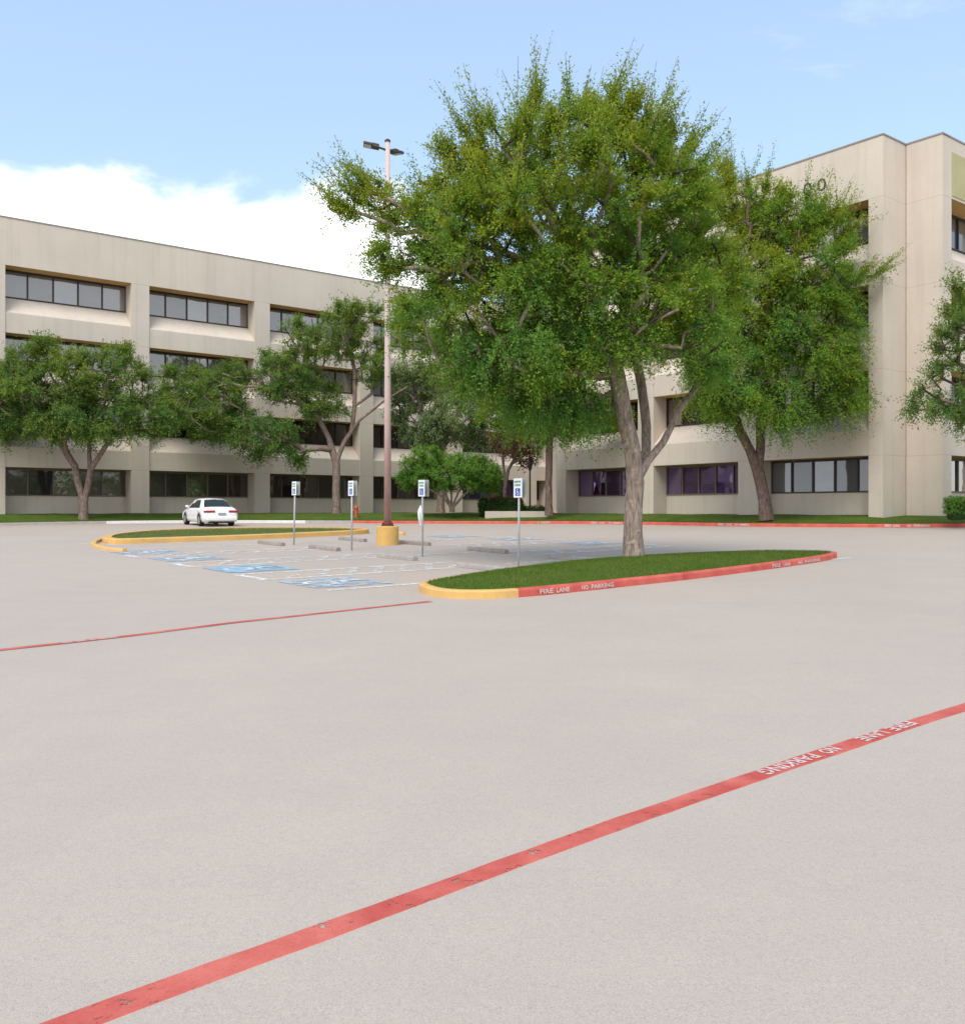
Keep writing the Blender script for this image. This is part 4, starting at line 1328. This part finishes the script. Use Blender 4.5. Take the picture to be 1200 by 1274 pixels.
# ------------------------------------------------------------------ hedge, planter, small things near the entrance
def leafy_box(name, label, cat, c, sx, sy, sz, n, size, leafm):
    root = empty(name, c); tag(root, label, cat)
    b = MB(); b.box(-sx * 0.44, sx * 0.44, -sy * 0.42, sy * 0.42, -0.3, sz * 0.88)
    b.build('twiggy_core', M['leaf_hedge'], root, bevel=min(sx, sy, sz) * 0.25)
    p = RNG.uniform(-1, 1, (n, 3)); k = RNG.integers(0, 3, n); sgn = RNG.choice([-1, 1], n)
    for i in range(3):
        p[k == i, i] = np.sign(p[k == i, i]) * (1 - np.abs(RNG.normal(size=(k == i).sum())) * 0.06)
    rr = (np.abs(p) ** 6).sum(axis=1) ** (1 / 6)
    p = p / np.maximum(rr, 1)[:, None]
    nn = p / np.linalg.norm(p, axis=1)[:, None]
    o = p * np.array([sx / 2, sy / 2, sz / 2]) + np.array([0, 0, sz / 2])
    foliage('foliage', o, nn, 0.05, 0.16, 5, size, M[leafm], root, 0.25, 0.2, 0.6, lambda q: np.full(len(q), 0.45) + (q[:, 2] / sz - 0.5) * 0.25)
    return root
hp = at(623, 634, 52.6)
leafy_box('hedge', 'low clipped dark green hedge behind the pale planter wall', 'hedge', (hp.x, hp.y, 1.62), 2.3, 1.0, 0.78, 1800, 0.10, 'leaf_hedge')
hp2 = at(664, 634, 53.0)
leafy_box('low_shrub', 'low dark ground shrub behind planter wall by lantern post', 'shrub', (hp2.x, hp2.y, 1.58), 1.1, 0.7, 0.36, 450, 0.09, 'leaf_hedge')
sp = at(1189, 636, 35.9)
leafy_box('small_shrub', 'small round shrub against wall under window by the pier', 'shrub', (sp.x, sp.y, sp.z - 0.05), 0.62, 0.6, 0.52, 500, 0.07, 'leaf_bright')
# planter wall
pw0, pw1 = at(603, 640, 51.6), at(680, 640, 52.0)
b = MB()
L = (pw1 - pw0).length
b.box(0, L, -0.12, 0.12, -0.3, 0.34); 
o = b.build('planter_wall', M['precast'], None, bevel=0.015, loc=(pw0.x, pw0.y, 1.42), rot=(0, 0, math.atan2(pw1.y - pw0.y, pw1.x - pw0.x)))
tag(o, 'low pale concrete planter wall in front of the clipped hedge', 'low wall')
# lantern post
lp = at(659, 636, 53.4)
root = empty('lantern_post', (lp.x, lp.y, 1.5)); tag(root, 'slim dark lantern post beside the planter wall near building corner', 'lamp post')
b = MB(); b.lathe([(0.09, 0), (0.09, 0.25), (0.05, 0.32), (0.045, 2.55), (0.06, 2.6)], 10); b.build('pole', M['dark_metal'], root)
b = MB(); b.lathe([(0.08, 2.60), (0.15, 2.95), (0.001, 2.96)], 8); b.build('lantern', M['dark_metal'], root)
b = MB(); b.lathe([(0.19, 2.962), (0.15, 3.03), (0.02, 3.10)], 8); b.build('lantern_cap', M['dark_metal'], root)
# folded parasol
up_ = at(615, 634, 55.6)
root = empty('parasol', (up_.x, up_.y, 1.6)); tag(root, 'folded maroon parasol standing before the dark ground floor window', 'parasol')
b = MB(); b.tube([(0, 0, 0), (0, 0, 1.95)], [0.03, 0.03], 8); b.build('pole', M['dark_metal'], root)
b = MB(); s = 12; prof = [(0.17, 0.55), (0.20, 0.62), (0.17, 1.1), (0.10, 1.55), (0.03, 1.84)]
b.lathe(prof, s)
b.v = [(x * (1.22 if (i % s) % 2 else 0.85), y * (1.22 if (i % s) % 2 else 0.85), z) for i, (x, y, z) in enumerate(b.v)]
b.build('canopy', M['maroon'], root)
# fire hydrant
fh = at(443, 640, 52.8)
root = empty('fire_hydrant', (fh.x, fh.y, 1.46)); tag(root, 'small orange red fire hydrant on the lawn by the red kerb', 'fire hydrant')
b = MB(); b.lathe([(0.15, -0.1), (0.15, 0.06), (0.10, 0.07), (0.10, 0.42), (0.135, 0.43), (0.135, 0.47), (0.10, 0.48)], 14); b.build('barrel', M['hydrant'], root, smooth=False)
b = MB(); b.lathe([(0.12, 0.482), (0.115, 0.55), (0.07, 0.62), (0.03, 0.64), (0.03, 0.69), (0.001, 0.692)], 14); b.build('bonnet', M['hydrant'], root)
for dx in (-1, 1):
    b = MB(); b.tube([(0.09 * dx, 0, 0.34), (0.19 * dx, 0, 0.34)], [0.055, 0.06], 8); b.build('nozzle', M['hydrant'], root)

# ------------------------------------------------------------------ parked car (x forward, y left, z up; rear axle centre at rear)
def build_car(loc, rz, tilt):
    root = empty('parked_car', loc, rz)
    root.rotation_euler = (tilt[0], tilt[1], rz)
    tag(root, 'white four door saloon car parked nose in to the lawn kerb', 'car')
    # (x from rear bumper, half width, sill z, belt z, deck z at centre)
    st = [(0.00, 0.70, 0.34, 0.62, 0.70), (0.05, 0.80, 0.27, 0.72, 0.86), (0.20, 0.855, 0.22, 0.80, 0.965), (0.5, 0.875, 0.19, 0.85, 0.985), (0.95, 0.885, 0.18, 0.87, 0.985), (1.5, 0.885, 0.18, 0.87, 0.97),
          (2.4, 0.885, 0.18, 0.86, 0.95), (3.1, 0.885, 0.18, 0.84, 0.93), (3.5, 0.88, 0.18, 0.80, 0.90), (4.0, 0.865, 0.19, 0.72, 0.84), (4.4, 0.82, 0.20, 0.64, 0.76), (4.62, 0.74, 0.22, 0.56, 0.66), (4.72, 0.60, 0.28, 0.50, 0.56)]
    b = MB(); ring = []
    for x, w, s, bl, dk in st:
        half = [(w * 0.80, s), (w * 0.95, s + 0.05), (w, s + 0.20), (w, (s + bl) / 2 + 0.05), (w * 0.985, bl - 0.05), (w * 0.93, bl + 0.03), (w * 0.75, dk - 0.02), (w * 0.4, dk), (0.0, dk + 0.004)]
        ring = [(x, -y, z) for y, z in half] + [(x, y, z) for y, z in reversed(half[:-1])]
        b.v += ring
    n = len(ring)
    for i in range(len(st) - 1):
        for k in range(n):
            j = (k + 1) % n
            b.f.append((i * n + k, i * n + j, (i + 1) * n + j, (i + 1) * n + k)); b.mi.append(0)
    b.f.append(tuple(range(n))); b.mi.append(0)
    b.f.append(tuple((len(st) - 1) * n + k for k in range(n))); b.mi.append(0)
    body = b.build('body', M['car_white'], root, smooth=True)
    # wheel arches
    cut = MB()
    for x in (1.02, 3.72):
        cut.tube([(x, -1.2, 0.31), (x, -0.66, 0.31)], [0.355, 0.355], 24); cut.tube([(x, 0.66, 0.31), (x, 1.2, 0.31)], [0.355, 0.355], 24)
    co_ = cut.build('cutter', M['black_trim'], root)
    md = body.modifiers.new('arch', 'BOOLEAN'); md.object = co_; md.operation = 'DIFFERENCE'; md.solver = 'EXACT'
    dg = bpy.context.evaluated_depsgraph_get(); dg.update()
    me = bpy.data.meshes.new_from_object(body.evaluated_get(dg))
    body.modifiers.clear(); body.data = me
    if len(me.materials) > 1:
        pass
    bpy.data.objects.remove(co_)
    # cabin: glass house with white roof and pillars
    cab = [(0.62, 0.70, 0.66, 0.955), (1.32, 0.76, 0.57, 1.335), (1.6, 0.78, 0.58, 1.385), (2.2, 0.79, 0.585, 1.40), (2.75, 0.78, 0.57, 1.365), (3.52, 0.72, 0.66, 0.915)]
    # roof skin
    b = MB()
    for (x, wl, wt, z) in cab[1:5]:
        b.v += [(x, -wt - 0.03, z - 0.07), (x, -wt * 0.86, z - 0.015), (x, 0, z + 0.012), (x, wt * 0.86, z - 0.015), (x, wt + 0.03, z - 0.07)]
    for i in range(3):
        for k in range(4):
            b.f.append((i * 5 + k, i * 5 + k + 1, (i + 1) * 5 + k + 1, (i + 1) * 5 + k)); b.mi.append(0)
    b.build('roof', M['car_white'], root, smooth=True)
    def pane(name, pts, mat='car_glass', smooth=False):
        bb = MB(); bb.quad(pts); return bb.build(name, M[mat], root)
    zb = 0.90
    pane('rear_window', [(0.66, -0.62, 0.975), (0.66, 0.62, 0.975), (1.30, 0.50, 1.318), (1.30, -0.50, 1.318)])
    pane('windscreen', [(3.46, -0.64, 0.93), (3.46, 0.64, 0.93), (2.77, 0.52, 1.345), (2.77, -0.52, 1.345)])
    for s in (-1, 1):
        pane('side_window', [(1.18, s * 0.80, 0.93), (2.02, s * 0.815, 0.92), (2.02, s * 0.625, 1.315), (1.52, s * 0.62, 1.30)])
        pane('side_window', [(2.10, s * 0.815, 0.92), (3.18, s * 0.80, 0.90), (2.70, s * 0.61, 1.28), (2.10, s * 0.625, 1.315)])
        # pillars and cant rails as one white side frame behind the panes
        bb = MB()
        bb.quad([(0.60, s * 0.72, 0.93), (1.30, s * 0.795, 0.90), (1.62, s * 0.605, 1.325), (1.30, s * 0.59, 1.275), (1.28, s * 0.53, 1.30)])
        bb.quad([(1.20, s * 0.80, 0.88), (3.52, s * 0.79, 0.87), (2.72, s * 0.60, 1.30), (2.1, s * 0.612, 1.335), (1.55, s * 0.607, 1.325)])
        bb.quad([(3.50, s * 0.79, 0.87), (3.54, s * 0.70, 0.90), (2.76, s * 0.53, 1.36), (2.70, s * 0.60, 1.31)])
        bb.build('pillar', M['car_white'], root)
        # tail lamps wrap the rear corners
        tl = MB()
        tl.box(-0.012, 0.07, min(s * 0.34, s * 0.77), max(s * 0.34, s * 0.77), 0.70, 0.815)
        tl.box(0.04, 0.20, min(s * 0.775, s * 0.862), max(s * 0.775, s * 0.862), 0.70, 0.80)
        tl.build('tail_lamp', M['tail'], root, bevel=0.012)
        mr = MB(); mr.box(2.95, 3.13, min(s * 0.86, s * 1.0), max(s * 0.86, s * 1.0), 0.92, 1.03); mr.build('wing_mirror', M['car_white'], root, bevel=0.03)
        
        for hx_ in (1.30, 2.30):
            dh = MB(); dh.box(hx_, hx_ + 0.16, min(s * 0.88, s * 0.905), max(s * 0.88, s * 0.905), 0.775, 0.80); dh.build('door_handle', M['car_white'], root)
        for x in (1.02, 3.72):
            w = MB(); w.tube([(x, s * 0.66, 0.31), (x, s * 0.68, 0.31), (x, s * 0.85, 0.31), (x, s * 0.87, 0.31)], [0.28, 0.315, 0.315, 0.29], 24)
            wh = w.build('wheel', M['tyre'], root)
            w = MB(); w.tube([(x, s * 0.868, 0.31), (x, s * 0.878, 0.31)], [0.21, 0.17], 20); w.build('rim', M['rim'], wh)
    b = MB(); b.box(-0.035, 0.12, -0.76, 0.76, 0.30, 0.54); b.build('rear_bumper', M['car_white'], root, bevel=0.05, smooth=True)
    b = MB(); b.box(0.06, 0.3, -0.62, 0.62, 0.18, 0.262); b.build('undertray', M['black_trim'], root)
    b = MB(); b.box(-0.028, 0.02, -0.19, 0.19, 0.58, 0.69); b.build('number_plate', M['plate'], root)
    b = MB(); b.tube([(0.02, 0.42, 0.235), (0.3, 0.42, 0.235)], [0.035, 0.035], 10); b.build('exhaust', M['black_trim'], root)
    return root
ch = R(90 + 32)
hx, hy = math.cos(ch), math.sin(ch)
rp = gp(276, 655.3)
sl = math.atan((gz(rp.x + hx * 3, rp.y + hy * 3) - gz(rp.x, rp.y)) / 3)
build_car((rp.x, rp.y, rp.z), ch, (0, -sl, 0))

# ------------------------------------------------------------------ sky, sun, camera
SUN_EL, SUN_AZ = R(52), R(200)          # azimuth measured clockwise from +Y: behind the camera, a little to its left
def build_world():
    w = bpy.data.worlds.new('World'); SC.world = w; w.use_nodes = True
    n = w.node_tree; n.nodes.clear()
    out = n.nodes.new('ShaderNodeOutputWorld')
    sky = n.nodes.new('ShaderNodeTexSky')
    sky.sky_type = 'NISHITA'; sky.sun_disc = False
    sky.sun_elevation = SUN_EL; sky.sun_rotation = SUN_AZ
    sky.air_density = 1.0; sky.dust_density = 0.6; sky.ozone_density = 1.5
    d = node(n, 'ShaderNodeTexCoord').outputs['Generated']
    xyz = node(n, 'ShaderNodeSeparateXYZ', {0: d})
    X, Yy, Z = xyz.outputs
    mth = lambda op, a, b=0.0, **k: node(n, 'ShaderNodeMath', {0: a, 1: b}, operation=op, **k).outputs[0]
    az = mth('ARCTAN2', X, Yy)
    el = mth('ARCSINE', Z)
    # cumulus bank low in the sky, ending towards the right of the view; scattered cloud behind
    sc = node(n, 'ShaderNodeMapping', {'Vector': d, 'Scale': (1, 1, 1.7)}).outputs[0]
    big = noise(n, sc, 2.6, 3, 0.5)
    puff = noise(n, sc, 9.0, 7, 0.56, 0.25)
    top = node(n, 'ShaderNodeMapRange', {0: az, 1: -0.10, 2: 0.16, 3: 0.335, 4: 0.02}, interpolation_type='SMOOTHSTEP').outputs[0]
    edge = mth('ADD', mth('MULTIPLY', mth('SUBTRACT', puff, 0.5), 0.11), mth('MULTIPLY', mth('SUBTRACT', big, 0.5), 0.12))
    h = mth('SUBTRACT', mth('ADD', top, edge), el)
    bank = node(n, 'ShaderNodeMapRange', {0: h, 1: -0.006, 2: 0.028}, interpolation_type='SMOOTHSTEP').outputs[0]
    wisp = noise(n, node(n, 'ShaderNodeMapping', {'Vector': d, 'Scale': (1.0, 1.0, 3.0), 'Location': (0.3, 0.1, 0.7)}).outputs[0], 2.4, 7, 0.62, 0.4)
    wm = node(n, 'ShaderNodeMapRange', {0: wisp, 1: 0.60, 2: 0.85, 3: 0.0, 4: 0.35}).outputs[0]
    back = node(n, 'ShaderNodeMapRange', {0: Yy, 1: 0.1, 2: -0.5, 3: 0.0, 4: 0.55}).outputs[0]     # a cloudier sky behind the camera
    cl = mth('MAXIMUM', bank, mth('MAXIMUM', wm, back))
    col = mixc(n, 0.30, sky.outputs[0], (4.6, 5.9, 7.4))
    shade = node(n, 'ShaderNodeMapRange', {0: puff, 1: 0.3, 2: 0.62, 3: 6.6, 4: 8.2}).outputs[0]
    cc_ = node(n, 'ShaderNodeCombineColor', {0: mth('MULTIPLY', shade, 0.99), 1: shade, 2: mth('MULTIPLY', shade, 1.02)}).outputs[0]
    col = mixc(n, cl, col, cc_)
    bg = node(n, 'ShaderNodeBackground', {'Color': col, 'Strength': 0.12})
    n.links.new(bg.outputs[0], out.inputs[0])
build_world()

sd = bpy.data.lights.new('Sun', 'SUN'); sd.energy = 1.6; sd.angle = R(30); sd.color = (1.0, 0.955, 0.89)
so = bpy.data.objects.new('Sun', sd); COL.objects.link(so)
sv = Vector((math.sin(SUN_AZ) * math.cos(SUN_EL), math.cos(SUN_AZ) * math.cos(SUN_EL), math.sin(SUN_EL)))
so.rotation_euler = sv.to_track_quat('Z', 'Y').to_euler()
so.location = (0, 0, 60)

cd = bpy.data.cameras.new('Camera'); cam = bpy.data.objects.new('Camera', cd); COL.objects.link(cam)
cam.location = (0, 0, EYE); cam.rotation_euler = (R(90), 0, 0)
cd.sensor_fit = 'HORIZONTAL'; cd.sensor_width = 36.0; cd.lens = 36.0 * F / 1200.0
cd.shift_y = (HV - 637.0) / 1200.0
cd.clip_start = 0.05; cd.clip_end = 3000
SC.camera = cam
SC.view_settings.view_transform = 'Standard'; SC.view_settings.look = 'None'
SC.view_settings.exposure = 0.88; SC.view_settings.gamma = 1.0
SC.cycles.max_bounces = 12; SC.cycles.diffuse_bounces = 8; SC.cycles.transparent_max_bounces = 8
